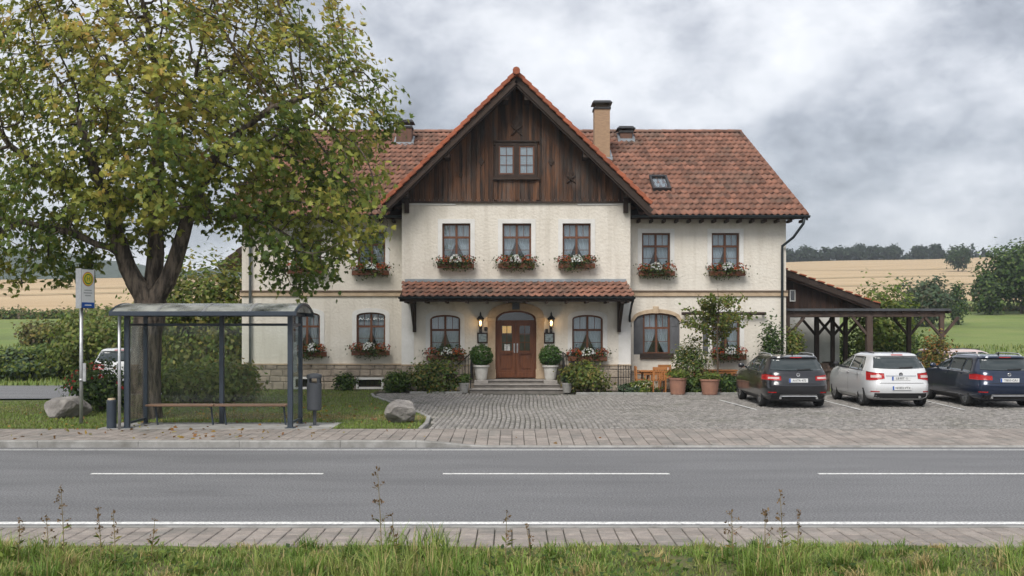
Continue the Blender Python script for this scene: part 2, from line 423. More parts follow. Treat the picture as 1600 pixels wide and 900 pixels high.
for c in cells:
    z = pav_z(*c) - 0.05 + rd.uniform(-.003, .003)
    if c in parts:
        slope = math.atan2(pav_z(c[0], c[1] + .1) - pav_z(c[0], c[1] - .1), .2)
        sx = -math.atan2(pav_z(c[0] + .1, c[1]) - pav_z(c[0] - .1, c[1]), .2)
        link('paver', pm2, fp, (c[0], c[1], z), (slope + rd.uniform(-.006, .006), sx + rd.uniform(-.006, .006), rd.uniform(-.008, .008)))
    else:
        P = []
        for sx, sy in ((-1,-1),(1,-1),(1,1),(-1,1)):
            xx, yy = c[0] + sx * (pw/2 - .006), c[1] + sy * (pdp/2 - .006); P.append((xx, yy, pav_z(xx, yy) + rd.uniform(-.002, .002)))
        rest.add(P + [(a, b, cc - .05) for a, b, cc in P], [(0,1,2,3)] + [(4+i, 4+(i+1)%4, (i+1)%4, i) for i in range(4)])
tag(rest.build('paver_field', M['paver'], fp), kind='stuff')

# ------------------------------------------------------------------ lawn and cobbled forecourt
EDGE = [(-2.03, 22.72), (-2.0, 24.0), (-2.08, 25.6), (-2.45, 27.0), (-3.3, 29.4), (-3.75, 31.0), (-4.45, 33.0), (-4.7, 34.4)]
def edge_x(y): return float(np.interp(y, [p[1] for p in EDGE], [p[0] for p in EDGE]))
lawn_pts = [(-40, 22.71)] + EDGE + [(-4.7, 36.9), (-10.2, 36.9), (-12.5, 31.6), (-40, 29.6)]
lawn = sheet('lawn', lawn_pts, G - 0.01, 'lawn_soil')
fc = sheet('forecourt', EDGE + [(-4.7, 36.5), (30, 36.5), (30, 22.71)], G - 0.045, 'paver_joint')
for i in range(len(EDGE) - 1):                     # stone edging between lawn and cobbles
    a, b = Vector((*EDGE[i], 0)), Vector((*EDGE[i + 1], 0)); n = max(1, int((b - a).length / 0.8)); 
    for k in range(n):
        p, q = a.lerp(b, k / n), a.lerp(b, (k + .97) / n)
        MB().bar((p.x, p.y, G - .04), (q.x, q.y, G - .04), 0.10, 0.14).build('edging_stone', M['concrete'], fc, bevel=0.012)
V = []; F = []
cw = 0.118; k = 0
for i in range(-41, 165):
    off = rd.uniform(0, .15); y = 22.74 + off * 0.3
    while y < 34.7:
        ln = rd.uniform(0.10, 0.15); xc = i * cw + 0.035 * math.sin(y * .8 + i * .05) + rd.uniform(-.006, .006)
        yc_ = y + ln / 2; y += ln + 0.013
        if xc < edge_x(yc_) + 0.13 or xc > 0.55 * yc_ + 1.5 or (yc_ > 34.1 and not -4.7 < xc < -1): continue
        hx, hy = cw / 2 - rd.uniform(.005, .012), ln / 2
        z = G + rd.uniform(-.008, .006); tx, ty = rd.uniform(-.05, .05), rd.uniform(-.05, .05)
        for sx, sy in ((-1,-1),(1,-1),(1,1),(-1,1)): V.append((xc + sx*hx, yc_ + sy*hy, z - .05))
        for sx, sy in ((-1,-1),(1,-1),(1,1),(-1,1)):
            V.append((xc + sx*(hx-.012), yc_ + sy*(hy-.012), z + sx*tx*hx + sy*ty*hy))
        F += [(k+4,k+5,k+6,k+7),(k,k+1,k+5,k+4),(k+1,k+2,k+6,k+5),(k+2,k+3,k+7,k+6),(k+3,k,k+4,k+7)]; k += 8
tag(link('cobbles', np_mesh('cobbles', V, F, M['cobble']), fc), kind='stuff')
for (x0, y0, x1, y1) in ((PX(1130, 30.9), 31.5, PX(1182, 27.8), 27.8), (PX(1284, 31.5), 31.5, PX(1344, 27.8), 27.8), (PX(1440, 31.5), 31.5, PX(1506, 27.8), 27.8), (16.2, 31.5, 16.0, 27.8)):
    d = 0.036
    sheet('parking_line', [(x0 - d, y0), (x1 - d, y1), (x1 + d, y1), (x0 + d, y0)], G + 0.012, 'line_paint', parent=fc)

# ------------------------------------------------------------------ side road, meadow, wheat, hills
side = sheet('side_road', [(-60, 30.0), (-13.2, 32.6), (-10.8, 34.5), (-9.95, 39), (-10.6, 60), (-14.5, 60), (-14.2, 42.5), (-16.5, 39.8), (-60, 38.2)], 0.11, 'asphalt')
PR_Y = [0, 46, 60, 80, 100, 120, 140, 200, 300, 400, 430, 700]
PR_Z = [.05, .05, .9, 1.65, 3.0, 4.1, 6.0, 10.8, 18.9, 27.4, 27.6, 26.0]
def hgt(X, Y):
    zr = np.interp(Y, PR_Y, PR_Z) + np.clip((Y - 150) / 250, 0, 1) * (X - 110) * 0.028
    zl = np.interp(Y, [0, 41, 60, 80, 102, 150, 230, 260, 700], [.05, .05, 1.2, 2.0, 3.25, 6.9, 13.2, 13.4, 10])
    t = np.clip((X + 50) / 100, 0, 1); t = t * t * (3 - 2 * t)
    return zl * (1 - t) + zr * t
def bound(X): return 102 + 33 * np.clip((X + 60) / 110, 0, 1) + 1.5 * np.sin(X * .05)
def terrain(name, y0f, y1f, mat, ny):
    Xs = np.linspace(-420, 420, 141); V = []
    for j in range(ny + 1):
        t = (j / ny) ** 1.4
        Y = y0f(Xs) * (1 - t) + y1f(Xs) * t
        V.append(np.stack([Xs, Y, hgt(Xs, Y) + 0.25 * np.sin(Xs * .07 + Y * .03) * np.clip((Y - 60) / 80, 0, 1)], 1))
    nx = len(Xs); V = np.concatenate(V)
    F = [(j*nx+i, j*nx+i+1, (j+1)*nx+i+1, (j+1)*nx+i) for j in range(ny) for i in range(nx - 1)]
    o = link(name, np_mesh(name, V, F, M[mat], smooth=True)); return tag(o, kind='structure')
terrain('meadow', lambda X: X * 0 + 29.0, bound, 'meadow', 30)
terrain('wheat_field', bound, lambda X: X * 0 + 430.0, 'wheat', 40)
wf_ = bpy.data.objects['wheat_field']
pmat('track_soil', (0.20, 0.17, 0.08), .95, (0.13, 0.13, 0.06), scale=.3)
for ya, sl_, hw_, xa, xb in ((196, .02, .9, 60, 140), (243, -.03, .7, 40, 160), (150, .015, .6, -120, -40), (178, -.02, .5, -130, -50), (305, .0, .8, 60, 190)):
    xs_ = np.linspace(xa, xb, 40); ym = ya + (xs_ - xa) * sl_ * 4 + 1.2 * np.sin(xs_ * .09)
    MB().grid([[(float(x_), float(y_ + d_), float(hgt(x_, y_ + d_)) + .25 * math.sin(x_ * .07 + (y_ + d_) * .03) + .18) for x_, y_ in zip(xs_, ym)] for d_ in (-hw_, hw_)]).build('field_track', M['track_soil'], wf_)
terrain('far_field', lambda X: X * 0 + 430.0, lambda X: X * 0 + 900.0, 'meadow', 8)
def hill(name, cx, cy, rx, ry, h, seed):
    r_ = np.random.default_rng(seed); nx, ny = 70, 24; V = []
    ph = r_.uniform(0, 6, 6)
    for j in range(ny + 1):
        for i in range(nx + 1):
            u, v = i / nx * 2 - 1, j / ny * 2 - 1
            z = h * max(0, 1 - u*u) ** .8 * max(0, 1 - v*v) * (1 + .18 * math.sin(u * 5 + ph[0]) + .1 * math.sin(u * 11 + ph[1])) + r_.uniform(-1, 1) * 1.6
            V.append((cx + u * rx, cy + v * ry, z + 6))
    F = [(j*(nx+1)+i, j*(nx+1)+i+1, (j+1)*(nx+1)+i+1, (j+1)*(nx+1)+i) for j in range(ny) for i in range(nx)]
    tag(link(name, np_mesh(name, V, F, M['forest_hill'], smooth=True)), kind='structure')
hill('hills', -480, 820, 330, 170, 56, 5)
hill('hills', -180, 900, 260, 150, 44, 8)
# ------------------------------------------------------------------ the guesthouse
pmat('plaster', (0.70, 0.66, 0.59), 0.92, (0.66, 0.615, 0.54), scale=1.2, detail=8, bump=0.75, bscale=11, dist=0.03, dirt=(0.50, 0.455, 0.385), dscale=1.3, dstretch=(2.2, 1, .18), dlo=.48, dhi=.86)
pmat('white_plaster', (0.72, 0.71, 0.69), 0.9, (0.64, 0.63, 0.60), scale=3, bump=0.3, bscale=30)
pmat('sandstone', (0.50, 0.39, 0.27), 0.9, (0.40, 0.30, 0.205), scale=4, rnd=0.08, bump=0.5, bscale=30, dist=0.02)
pmat('dark_stone', (0.20, 0.15, 0.11), 0.9, (0.15, 0.11, 0.085), scale=5)
pmat('stone', (0.40, 0.335, 0.265), 0.9, (0.27, 0.225, 0.18), scale=4, rnd=0.2, bump=0.7, bscale=22, dist=0.03)
pmat('mortar', (0.33, 0.29, 0.24), 0.95, scale=10, bump=0.4)
pmat('roof_tile', (0.25, 0.115, 0.075), 0.85, (0.155, 0.082, 0.06), scale=3, rnd=0.32, bump=0.3, bscale=40, dist=0.01, dirt=(0.10, 0.075, 0.058), dscale=0.7, dlo=.50, dhi=.74)
pmat('verge_tile', (0.36, 0.105, 0.05), 0.85, (0.24, 0.08, 0.045), scale=5, rnd=0.18, bump=0.3, bscale=40, dist=0.01)
pmat('roof_deck', (0.05, 0.028, 0.02), 0.95, scale=4)
pmat('old_wood', (0.145, 0.066, 0.033), 0.85, (0.026, 0.019, 0.016), scale=2.2, detail=8, stretch=(3.0, 1, 0.28), lo=0.36, hi=0.62, rnd=0.42, bump=0.6, bscale=14, bstretch=(6, 1, 0.4), dist=0.015, dirt=(0.07, 0.063, 0.058), dscale=1.2, dstretch=(2.5, 1, .6), dlo=.5, dhi=.72)
pmat('dark_wood', (0.045, 0.028, 0.02), 0.8, (0.03, 0.02, 0.015), scale=5, stretch=(1, 1, .4), rnd=0.15, bump=0.3, bscale=20)
pmat('frame_wood', (0.15, 0.06, 0.03), 0.5, (0.10, 0.04, 0.021), scale=6, stretch=(1, 1, .3), rnd=0.08)
pmat('door_wood', (0.17, 0.058, 0.022), 0.45, (0.105, 0.036, 0.015), scale=6, stretch=(3, 1, .3), bump=0.15, bscale=30, bstretch=(6, 1, .4))
pmat('shutter_wood', (0.115, 0.12, 0.13), 0.75, (0.08, 0.083, 0.09), scale=6, stretch=(1, 1, .4))
pmat('gutter_metal', (0.035, 0.045, 0.05), 0.4, (0.028, 0.035, 0.04), scale=6, metallic=0.3)
pmat('zinc', (0.33, 0.36, 0.39), 0.5, (0.26, 0.29, 0.32), scale=5, metallic=0.5)
pmat('chimney_render', (0.40, 0.27, 0.17), 0.9, (0.30, 0.20, 0.13), scale=5, stretch=(1, 1, 4), bump=0.5, bscale=30)
pmat('chimney_brick', (0.16, 0.085, 0.06), 0.9, (0.10, 0.06, 0.045), scale=8, bump=0.5, bscale=40)
pmat('curtain_cloth', (0.80, 0.83, 0.86), 0.9, (0.70, 0.74, 0.78), scale=3)
pmat('riser_stone', (0.22, 0.20, 0.18), 0.9, (0.15, 0.135, 0.12), scale=5, bump=.4)
pmat('step_stone', (0.38, 0.35, 0.32), 0.85, (0.27, 0.25, 0.23), scale=4, rnd=0.08, bump=0.4, bscale=40, dist=0.01)
pmat('interior', (0.12, 0.10, 0.085), 0.95, scale=2)
pmat('brass', (0.55, 0.42, 0.2), 0.3, metallic=0.9)
pmat('paper', (0.75, 0.75, 0.72), 0.7, (0.35, 0.36, 0.36), scale=14, stretch=(1, 1, 3), lo=.45, hi=.6)
glassmat('window_glass', tint=(0.92, 0.96, 0.98), base=0.05, mx_refl=0.8)
emat('lamp_glow', (1.0, 0.62, 0.25), 2.6)
glassmat('lamp_glass', tint=(0.95, 0.9, 0.8), base=0.03)
emat('warm_glass', (0.9, 0.48, 0.10), 0.22)  # self-glowing colour in place of lamplight behind the door

YC, YW, YB = 36.2, 37.0, 51.5             # centre face, wing face, back wall
XL, XR = -9.76, 9.90                      # outer ends of the wings
CL, CR_ = PX(628, YC), PX(985, YC)        # centre block
house = thing('guesthouse', 'cream guesthouse with red tiled roofs and dark timber gable behind the forecourt', 'house', (0.15, YC, G), world=True)
def arch(x0, x1, z0, zs, rise, n=10):
    p = [(x0, z0), (x1, z0)]
    if rise <= 0: return p + [(x1, zs), (x0, zs)]
    xc, hw = (x0 + x1) / 2, (x1 - x0) / 2
    return p + [(xc + hw * math.cos(math.pi * k / n), zs + rise * math.sin(math.pi * k / n) ** 0.9) for k in range(n + 1)]
def arch_z(x, x0, x1, zs, rise):
    if rise <= 0: return zs
    xc, hw = (x0 + x1) / 2, (x1 - x0) / 2
    c = max(-1, min(1, (x - xc) / hw)); return zs + rise * math.sin(math.acos(c)) ** 0.9
class Opening:
    def __init__(s, Y, px0, px1, pyt, pyb, risepx=0):
        s.Y = Y; s.x0, s.x1 = PX(px0, Y), PX(px1, Y); s.z0, s.z1 = PZ(pyb, Y), PZ(pyt, Y)
        s.rise = risepx * Y / 1600; s.zs = s.z1 - s.rise
    def poly(s, m=0.0, mb=None):
        return arch(s.x0 - m, s.x1 + m, s.z0 - (m if mb is None else mb), s.zs + (m if not s.rise else m * .55), s.rise + (m * .45 if s.rise else 0))
O = {}
for n, a in dict(cu1=(YC, 691, 735, 349, 409), cu2=(YC, 785, 830, 349, 409), cu3=(YC, 879, 923, 349, 409),
                 cl1=(YC, 672, 719, 492, 554, 7), cl2=(YC, 894, 942, 492, 554, 7),
                 ru1=(YW, 1003, 1047, 364, 421), ru2=(YW, 1112, 1155, 364, 421),
                 rl1=(YW, 990, 1062, 489, 554, 13), rl2=(YW, 1113, 1156, 490, 552, 6),
                 lu1=(YW, 459, 502, 362, 417), lu2=(YW, 559, 602, 362, 417),
                 ll1=(YW, 458, 500, 488, 546, 6), ll2=(YW, 557, 602, 488, 546, 6)).items():
    O[n] = Opening(*a)
door_o = Opening(YC, 774, 838, 485, 592, 15)
base1 = Opening(YW, 560, 596, 593, 604.5); base0 = Opening(YW, 462, 482, 592, 604.5)
WT = 0.32
def wall(name, outer, ops, Y, mat='plaster'):
    return MB().plate(outer, [o.poly() for o in ops], Y, Y + WT).build(name, M[mat], house)
EZ = 6.50                                  # wing wall top
PL = PZ(570, YW)                           # plinth top
wall('wall', [(CL, G - .1), (CR_, G - .1), (CR_, 6.9), (CL, 6.9)], [O['cu1'], O['cu2'], O['cu3'], O['cl1'], O['cl2'], door_o], YC)
wall('wall', [(XL, G - .1), (CL + .02, G - .1), (CL + .02, EZ), (XL, EZ)], [O['lu1'], O['lu2'], O['ll1'], O['ll2'], base1, base0], YW)
wall('wall', [(CR_ - .02, G - .1), (XR, G - .1), (XR, EZ), (CR_ - .02, EZ)], [O['ru1'], O['ru2'], O['rl1'], O['rl2']], YW)
mb = MB()                                  # block cheeks, gable ends, back wall
mb.box(CL, CL + WT, YC + WT, YW + .3, G - .1, 6.9).box(CR_ - WT, CR_, YC + WT, YW + .3, G - .1, 6.9)
mb.build('wall', M['plaster'], house)
RY0, RZ0, RY1, RZ1 = 36.4, 6.34, 44.4, 10.8          # eave and ridge lines of the main roof
def end_wall(x0, x1):
    pts = [(YW + WT, G - .1), (YB, G - .1), (YB, EZ), (44.4, RZ1 - .25), (YW + WT, EZ)]
    mb = MB(); n = len(pts)
    mb.add([(x0, a, b) for a, b in pts] + [(x1, a, b) for a, b in pts], [tuple(range(n))[::-1], tuple(range(n, 2*n))] + [(i, (i+1)%n, (i+1)%n+n, i+n) for i in range(n)])
    mb.build('end_wall', M['plaster'], house, recalc=True)
end_wall(XL, XL + WT); end_wall(XR - WT, XR)
MB().box(XL + WT, XR - WT, YB - WT, YB, G - .1, EZ).build('back_wall', M['plaster'], house)
MB().box(XL + WT, XR - WT, YW + WT, YB - WT, 3.45, 3.6).box(XL + WT, XR - WT, YW + WT, YB - WT, 6.6, 6.7).box(XL + WT, XR - WT, 39.6, 39.7, G, 3.45).box(XL + WT, XR - WT, 39.6, 39.7, 3.6, 6.6).build('inner_floor', M['interior'], house)
MB().box(XL + WT, XR - WT, YC + WT, YB - WT, 0.0, 0.05).build('inner_ground_floor', M['interior'], house)

# string courses and white corner strips
zc0, zc1 = PZ(463, YW), PZ(456, YW)
for x0, x1 in ((XL - .06, CL), (CR_, XR + .06)):
    sc_ = MB().box(x0, x1, YW - .06, YW + .02, zc0, zc1 - .001).build('string_course', M['sandstone'], house, bevel=.008)
    MB().box(x0, x1, YW - .10, YW + .02, zc1, zc1 + .05).build('ledge', M['dark_stone'], sc_, bevel=.008)
for x0, x1 in ((CL - .012, CL + .42), (CR_ - .42, CR_ + .012)): MB().box(x0, x1, YC - .012, YC + .1, PZ(570, YC), 3.35).build('corner_strip', M['white_plaster'], house)
# plinth of squared stones
def plinth(x0, x1, Y, ztop, gaps):
    """Mortar backing with one object per squared stone; gaps are (x0, x1, z0, z1) openings."""
    o = MB().plate([(x0, G - .1), (x1, G - .1), (x1, ztop), (x0, ztop)], [[(a, c), (b, c), (b, d), (a, d)] for a, b, c, d in gaps], Y - .035, Y - .004).build('plinth', M['mortar'], house)
    z = G - .02
    while z < ztop - .05:
        h = min(rd.uniform(.20, .30), ztop - z)
        if ztop - z - h < .1: h = ztop - z
        segs = [(x0, x1)]
        for a, b, c, d in gaps:
            if z < d - .03 and z + h > c + .03: segs = [q for u, v in segs for q in ((u, min(v, a)), (max(u, b), v)) if q[1] - q[0] > .05]
        for u, v in segs:
            x = u
            while x < v - .02:
                w_ = min(rd.uniform(.28, .62), v - x)
                if v - x - w_ < .15: w_ = v - x
                MB().box(x + .012, x + w_ - .012, Y - .06 - rd.uniform(0, .025), Y - .02, z + .012, z + h - .012).build('stone', M['stone'], o, bevel=.018)
                x += w_
        z += h
    MB().box(x0 - .02, x1 + .02, Y - .085, Y - .002, ztop, ztop + .045).build('plinth_cap', M['sandstone'], house)
    return o
plinth(XL, CL - .03, YW, PL, [(b_.x0 - .08, b_.x1 + .08, b_.z0 - .08, b_.z1 + .08) for b_ in (base1, base0)])
plinth(CL, door_o.x0 - .27, YC, PL, []); plinth(door_o.x1 + .27, CR_, YC, PL, [])
plinth(CR_ + .03, XR, YW, PL - .25, [])
for b in (base1, base0):
    f = MB().plate(b.poly(.075), [b.poly()], YW - .055, YW + .1).build('cellar_window', M['white_plaster'], house)
    MB().plate(b.poly(), [arch(b.x0 + .05, b.x1 - .05, b.z0 + .05, b.z1 - .05, 0)], YW + .05, YW + .1).build('frame', M['dark_wood'], f)
    MB().plate(b.poly(-.04), [], YW + .07, YW + .076).build('pane', M['window_glass'], f)
    mb = MB()
    for k in range(5): mb.box(b.x0 + (k + .5) * (b.x1 - b.x0) / 5 - .008, b.x0 + (k + .5) * (b.x1 - b.x0) / 5 + .008, YW + .01, YW + .026, b.z0, b.z1)
    mb.build('grille', M['black_metal'], f)

# ---- windows
def window(o, transom=0.36, surround=True, sub=None, curtain_or_reflection=True):
    x0, x1 = (o.x0, o.x1) if sub is None else sub
    Y = o.Y; yf = Y + .10; fw, md = .062, .075
    z0 = o.z0 + .02; top = lambda x: arch_z(x, o.x0, o.x1, o.zs, o.rise)
    xc = (x0 + x1) / 2; zt = o.z1 - transom * (o.z1 - o.z0)
    def half(a, b, zb, cap, m=0.0):
        if not cap: return [(a, zb), (b, zb), (b, zt - md / 2), (a, zt - md / 2)]
        n = 8; xs_ = [b + (a - b) * k / n for k in range(n + 1)]
        return [(a, zb), (b, zb)] + [(x, top(x) - fw) for x in xs_]
    holes = []
    for a, b in ((x0 + fw, xc - md / 2), (xc + md / 2, x1 - fw)):
        holes += [half(a, b, z0 + fw, False), half(a, b, zt + md / 2, True)]
    n = 12
    outer = [(x0, z0), (x1, z0)] + [(x1 + (x0 - x1) * k / n, top(x1 + (x0 - x1) * k / n)) for k in range(n + 1)]
    fr = MB().plate(outer, holes, yf, yf + .07)
    for a, b in ((x0 + fw, xc - md / 2), (xc + md / 2, x1 - fw)):      # glazing bars
        m = (a + b) / 2; zq = (z0 + zt) / 2 - .02
        fr.box(m - .009, m + .009, yf + .022, yf + .05, zt + md / 2 - .01, top(m) - fw + .01)
        fr.box(a - .005, b + .005, yf + .024, yf + .048, zq - .009, zq + .009)
    f = fr.build('window', M['frame_wood'], house)
    for h in holes: MB().plate(h, [], yf + .032, yf + .038).build('pane', M['window_glass'], f)
    MB().box(x0 - .05, x1 + .05, Y - .05, Y + .11, o.z0 - .035, o.z0 + .015).build('sill', M['sandstone'], f)
    if surround:
        MB().plate(o.poly(.155, 0.10), [o.poly()], Y - .018, Y + .02).build('surround', M['white_plaster'], f)
    if curtain_or_reflection:
        tie, gap = rd.uniform(.34, .52), rd.uniform(.5, .8)
        for s in (-1, 1):                 # net curtains, tied back below
            P = []; ca = x0 + .03 if s < 0 else x1 - .03
            H = o.z1 - z0
            for j in range(15):
                t = j / 14; z = o.z1 - .05 - t * (H - .08)
                g = 0.02 if t < tie else 0.02 + gap * ((t - tie) / (1 - tie)) ** 1.3
                ce = xc - s * 0 + s * g * (x1 - x0) / 2 * 0.95
                row = []
                for i in range(25):
                    u = i / 24; x = ca + (ce - ca) * u
                    row.append((x, yf + .17 + .022 * math.sin(u * 34 + s) + .012 * math.sin(u * 13 + t * 2), min(z, top(x) - .03)))
                P.append(row)
            MB().grid(P).build('curtain', M['curtain_cloth'], f, smooth=True)
    return f
for k in ('cu1', 'cu2', 'cu3', 'ru1', 'ru2', 'lu1', 'lu2'): window(O[k])
for k in ('cl1', 'cl2', 'll1', 'll2', 'rl2'): window(O[k], 0.38)
o = O['rl1']; wx0, wx1 = PX(1005, YW), PX(1047, YW)
# lower the frame opening: panel below, shutters beside
bw = window(o, 0.36, False, (wx0, wx1))
def leaf_shutter(x0, x1, z0, z1, topf, Y, parent):
    n = 6; outer = [(x0, z0), (x1, z0)] + [(x1 + (x0 - x1) * k / n, topf(x1 + (x0 - x1) * k / n)) for k in range(n + 1)]
    s = MB().plate(outer, [], Y, Y + .035)
    m = (x1 - x0) * .18
    s.box(x0 + m, x1 - m, Y - .012, Y + .001, z0 + .1, z0 + (z1 - z0) * .60).box(x0 + m, x1 - m, Y - .012, Y + .001, z0 + (z1 - z0) * .68, z1 - .22)
    s.build('shutter', M['shutter_wood'], parent)
tf = lambda x: arch_z(x, o.x0, o.x1, o.zs, o.rise) - .01
leaf_shutter(o.x0 + .01, wx0 - .005, o.z0, o.z1, tf, YW + .05, bw); leaf_shutter(wx1 + .005, o.x1 - .01, o.z0, o.z1, tf, YW + .05, bw)
leaf_shutter(PX(1098, YW), O['rl2'].x0 - .16, O['rl2'].z0, O['rl2'].z1, lambda x: O['rl2'].z1 - .1, YW - .045, house.children[-1] if False else bw)
_n = 12; _xs = [o.x1 + .14 - (o.x1 - o.x0 + .28) * k / _n for k in range(_n + 1)]; _in = [o.x1 - (o.x1 - o.x0) * k / _n for k in range(_n, -1, -1)]
MB().plate([(x, arch_z(x, o.x0 - .14, o.x1 + .14, o.zs - .05, o.rise + .19)) for x in _xs] + [(x, arch_z(x, o.x0, o.x1, o.zs, o.rise)) for x in _in], [], YW - .03, YW + .02).build('stone_arch', M['sandstone'], bw)
MB().box(PX(1020, YW), PX(1029, YW), YW - .075, YW - .02, o.z1 - .02, o.z1 + .24).build('keystone', M['sandstone'], bw, bevel=.01)
MB().box(wx0 - .12, wx1 + .12, YW - .10, YW - .006, PZ(560, YW), PZ(552, YW)).build('wooden_panel', M['dark_wood'], bw)

# ---- door
dz = door_o.z0; dxc = (door_o.x0 + door_o.x1) / 2
MB().plate(door_o.poly(.27, 0), [door_o.poly()], YC - .05, YC + .06).build('door_surround', M['sandstone'], house)
for xx in (door_o.x0 - .30, door_o.x1 - .02):
    for za, zb_ in ((dz, dz + .35), (door_o.zs - .05, door_o.zs + .08)): MB().box(xx, xx + .32, YC - .075, YC - .051, za, zb_).build('door_block', M['sandstone'], house, bevel=.01)
zt = PZ(503, YC)
MB().plate(door_o.poly(), [arch(door_o.x0 + .06, door_o.x1 - .06, zt + .06, door_o.zs - .04, door_o.rise - .02), [(door_o.x0 + .05, dz), (door_o.x1 - .05, dz), (door_o.x1 - .05, zt - .04), (door_o.x0 + .05, zt - .04)]], YC + .12, YC + .22).build('door_frame', M['door_wood'], house)
MB().plate(arch(door_o.x0 + .06, door_o.x1 - .06, zt + .06, door_o.zs - .04, door_o.rise - .02), [], YC + .16, YC + .166).build('fanlight_pane', M['window_glass'], house)
for s in (-1, 1):
    a, b = (door_o.x0 + .055, dxc - .006) if s < 0 else (dxc + .006, door_o.x1 - .055)
    z0, z1 = dz + .03, zt - .045; wd = b - a; gl0, gl1 = PZ(548, YC), PZ(509, YC)
    g = [(a + .17, gl0), (b - .13, gl0), (b - .13, gl1), (a + .17, gl1)] if s < 0 else [(a + .13, gl0), (b - .17, gl0), (b - .17, gl1), (a + .13, gl1)]
    lp = [(a + .11, z0 + .27), (b - .11, z0 + .27), (b - .11, gl0 - .12), (a + .11, gl0 - .12)]
    mb = MB().plate([(a, z0), (b, z0), (b, z1), (a, z1)], [g, lp], YC + .14, YC + .20)
    mb.box(a + .11, b - .11, YC + .185, YC + .199, z0 + .27, gl0 - .12).box(a + .17, b - .17, YC + .158, YC + .186, z0 + .33, gl0 - .18)   # recessed field, raised panel
    mb.box(a + .04, b - .04, YC + .12, YC + .141, z0 + .03, z0 + .19).box(a + .06, b - .06, YC + .118, YC + .141, gl0 - .075, gl0 - .03)
    gm = (g[0][0] + g[1][0]) / 2
    mb.box(gm - .012, gm + .012, YC + .15, YC + .185, gl0, gl1)
    for q in (1/3, 2/3): zq = gl0 + (gl1 - gl0) * q; mb.box(g[0][0], g[1][0], YC + .15, YC + .184, zq - .012, zq + .012)
    d = mb.build('door', M['door_wood'], house)
    MB().plate(g, [], YC + .166, YC + .172).build('pane', M['window_glass'], d)
    hx = b - .05 if s < 0 else a + .05
    MB().tube([(hx, YC + .14, dz + 1.02), (hx, YC + .08, dz + 1.02), (hx, YC + .08, dz + 1.2)], .014, 6).box(hx - .025, hx + .025, YC + .128, YC + .14, dz + .92, dz + 1.25).build('handle', M['galvanised'], d)
    if s < 0:
        MB().box(g[0][0] + .02, g[1][0] - .02, YC + .19, YC + .192, gl0 + .62, gl1 - .01).build('warm_lamplit_pane', M['warm_glass'], d)  # glowing sheet added behind the glass, imitating lamplight indoors
        MB().box(gm - .09, gm + .11, YC + .150, YC + .153, gl0 + .0, gl0 + .22).build('notice', M['paper'], d)
# ---- steps
def step(xa, xb, ya, yb, zt_):
    o_ = MB().box(xa + .03, xb - .03, ya + .035, yb, G - .05, zt_ - .055).build('step', M['riser_stone'], house)
    MB().box(xa, xb, ya, yb, zt_ - .054, zt_).build('tread', M['step_stone'], o_, bevel=.012)
step(PX(748, YC - .3), PX(868, YC - .3), YC - .35, YC + .2, dz - .008)
step(PX(740, YC - .6), PX(876, YC - .6), YC - .70, YC - .33, G + .275)
step(PX(733, YC - .9), PX(884, YC - .9), YC - 1.06, YC - .68, G + .135)
for s, xr in ((-1, PX(737, YC)), (1, PX(880, YC))):
    mb = MB()
    p = [(xr, YC - .98, G + .0), (xr, YC - .98, G + .95)]; q = [(xr - .02 * s, YC - .12, dz), (xr - .02 * s, YC - .12, dz + .95)]
    mb.tube(p, .018, 6).tube(q, .018, 6).tube([p[1], q[1], (xr + .55 * s, YC - .08, dz + .45)], .02, 6)
    for k in range(1, 5):
        t = k / 5; mb.tube([(xr, YC - .98 + .86 * t, G + .3 * t + .1), (xr, YC - .98 + .86 * t, G + .95 + .41 * t)], .009, 5)
    for k in range(1, 5):
        t = k / 5; mb.tube([(xr + .55 * s * t, YC - .1, G + .3), (xr + .55 * s * t, YC - .1, dz + .95 - .5 * t)], .009, 5)
    mb.build('railing', M['black_metal'], house)
mb = MB(); xa, xb = PX(966, YC - .8), PX(986, YC - .8)
mb.tube([(xa, YC - .8, G), (xa, YC - .8, G + .95), (xb, YC - .8, G + .9), (xb, YC - .8, G)], .02, 6)
for k in range(1, 5): xx = xa + (xb - xa) * k / 5; mb.tube([(xx, YC - .8, G), (xx, YC - .8, G + .93)], .011, 5)
mb.build('railing', M['black_metal'], house)

# ---- pantiles
TW, TL = 0.215, 0.5
def tile_arrays(w_=TW, ln=TL + .07, th=.022, amp=.027, n=7):
    xs_ = [(-.5 + i / (n - 1)) * w_ * 1.04 for i in range(n)]
    zs_ = [amp * (0.9 if i == 0 else 1) * math.cos(2 * math.pi * (i / (n - 1)) * 0.92 + .35) for i in range(n)]
    low = [(x, -.018 * math.cos(math.pi * x / w_), z + .045) for x, z in zip(xs_, zs_)]
    up = [(x, ln, z + .002) for x, z in zip(xs_, zs_)]
    lip = [(x, y + .004, z - th) for x, y, z in low]
    V = low + up + lip
    F = [(i, i+1, n+i+1, n+i) for i in range(n - 1)] + [(2*n+i, 2*n+i+1, i+1, i) for i in range(n - 1)]
    F += [(2*n, 0, n), (2*n + n - 1, n + n - 1, n - 1)]
    return V, F
tv, tf_ = tile_arrays()
tile_me = MB().add(tv, tf_).mesh('tile', M['roof_tile'], True)
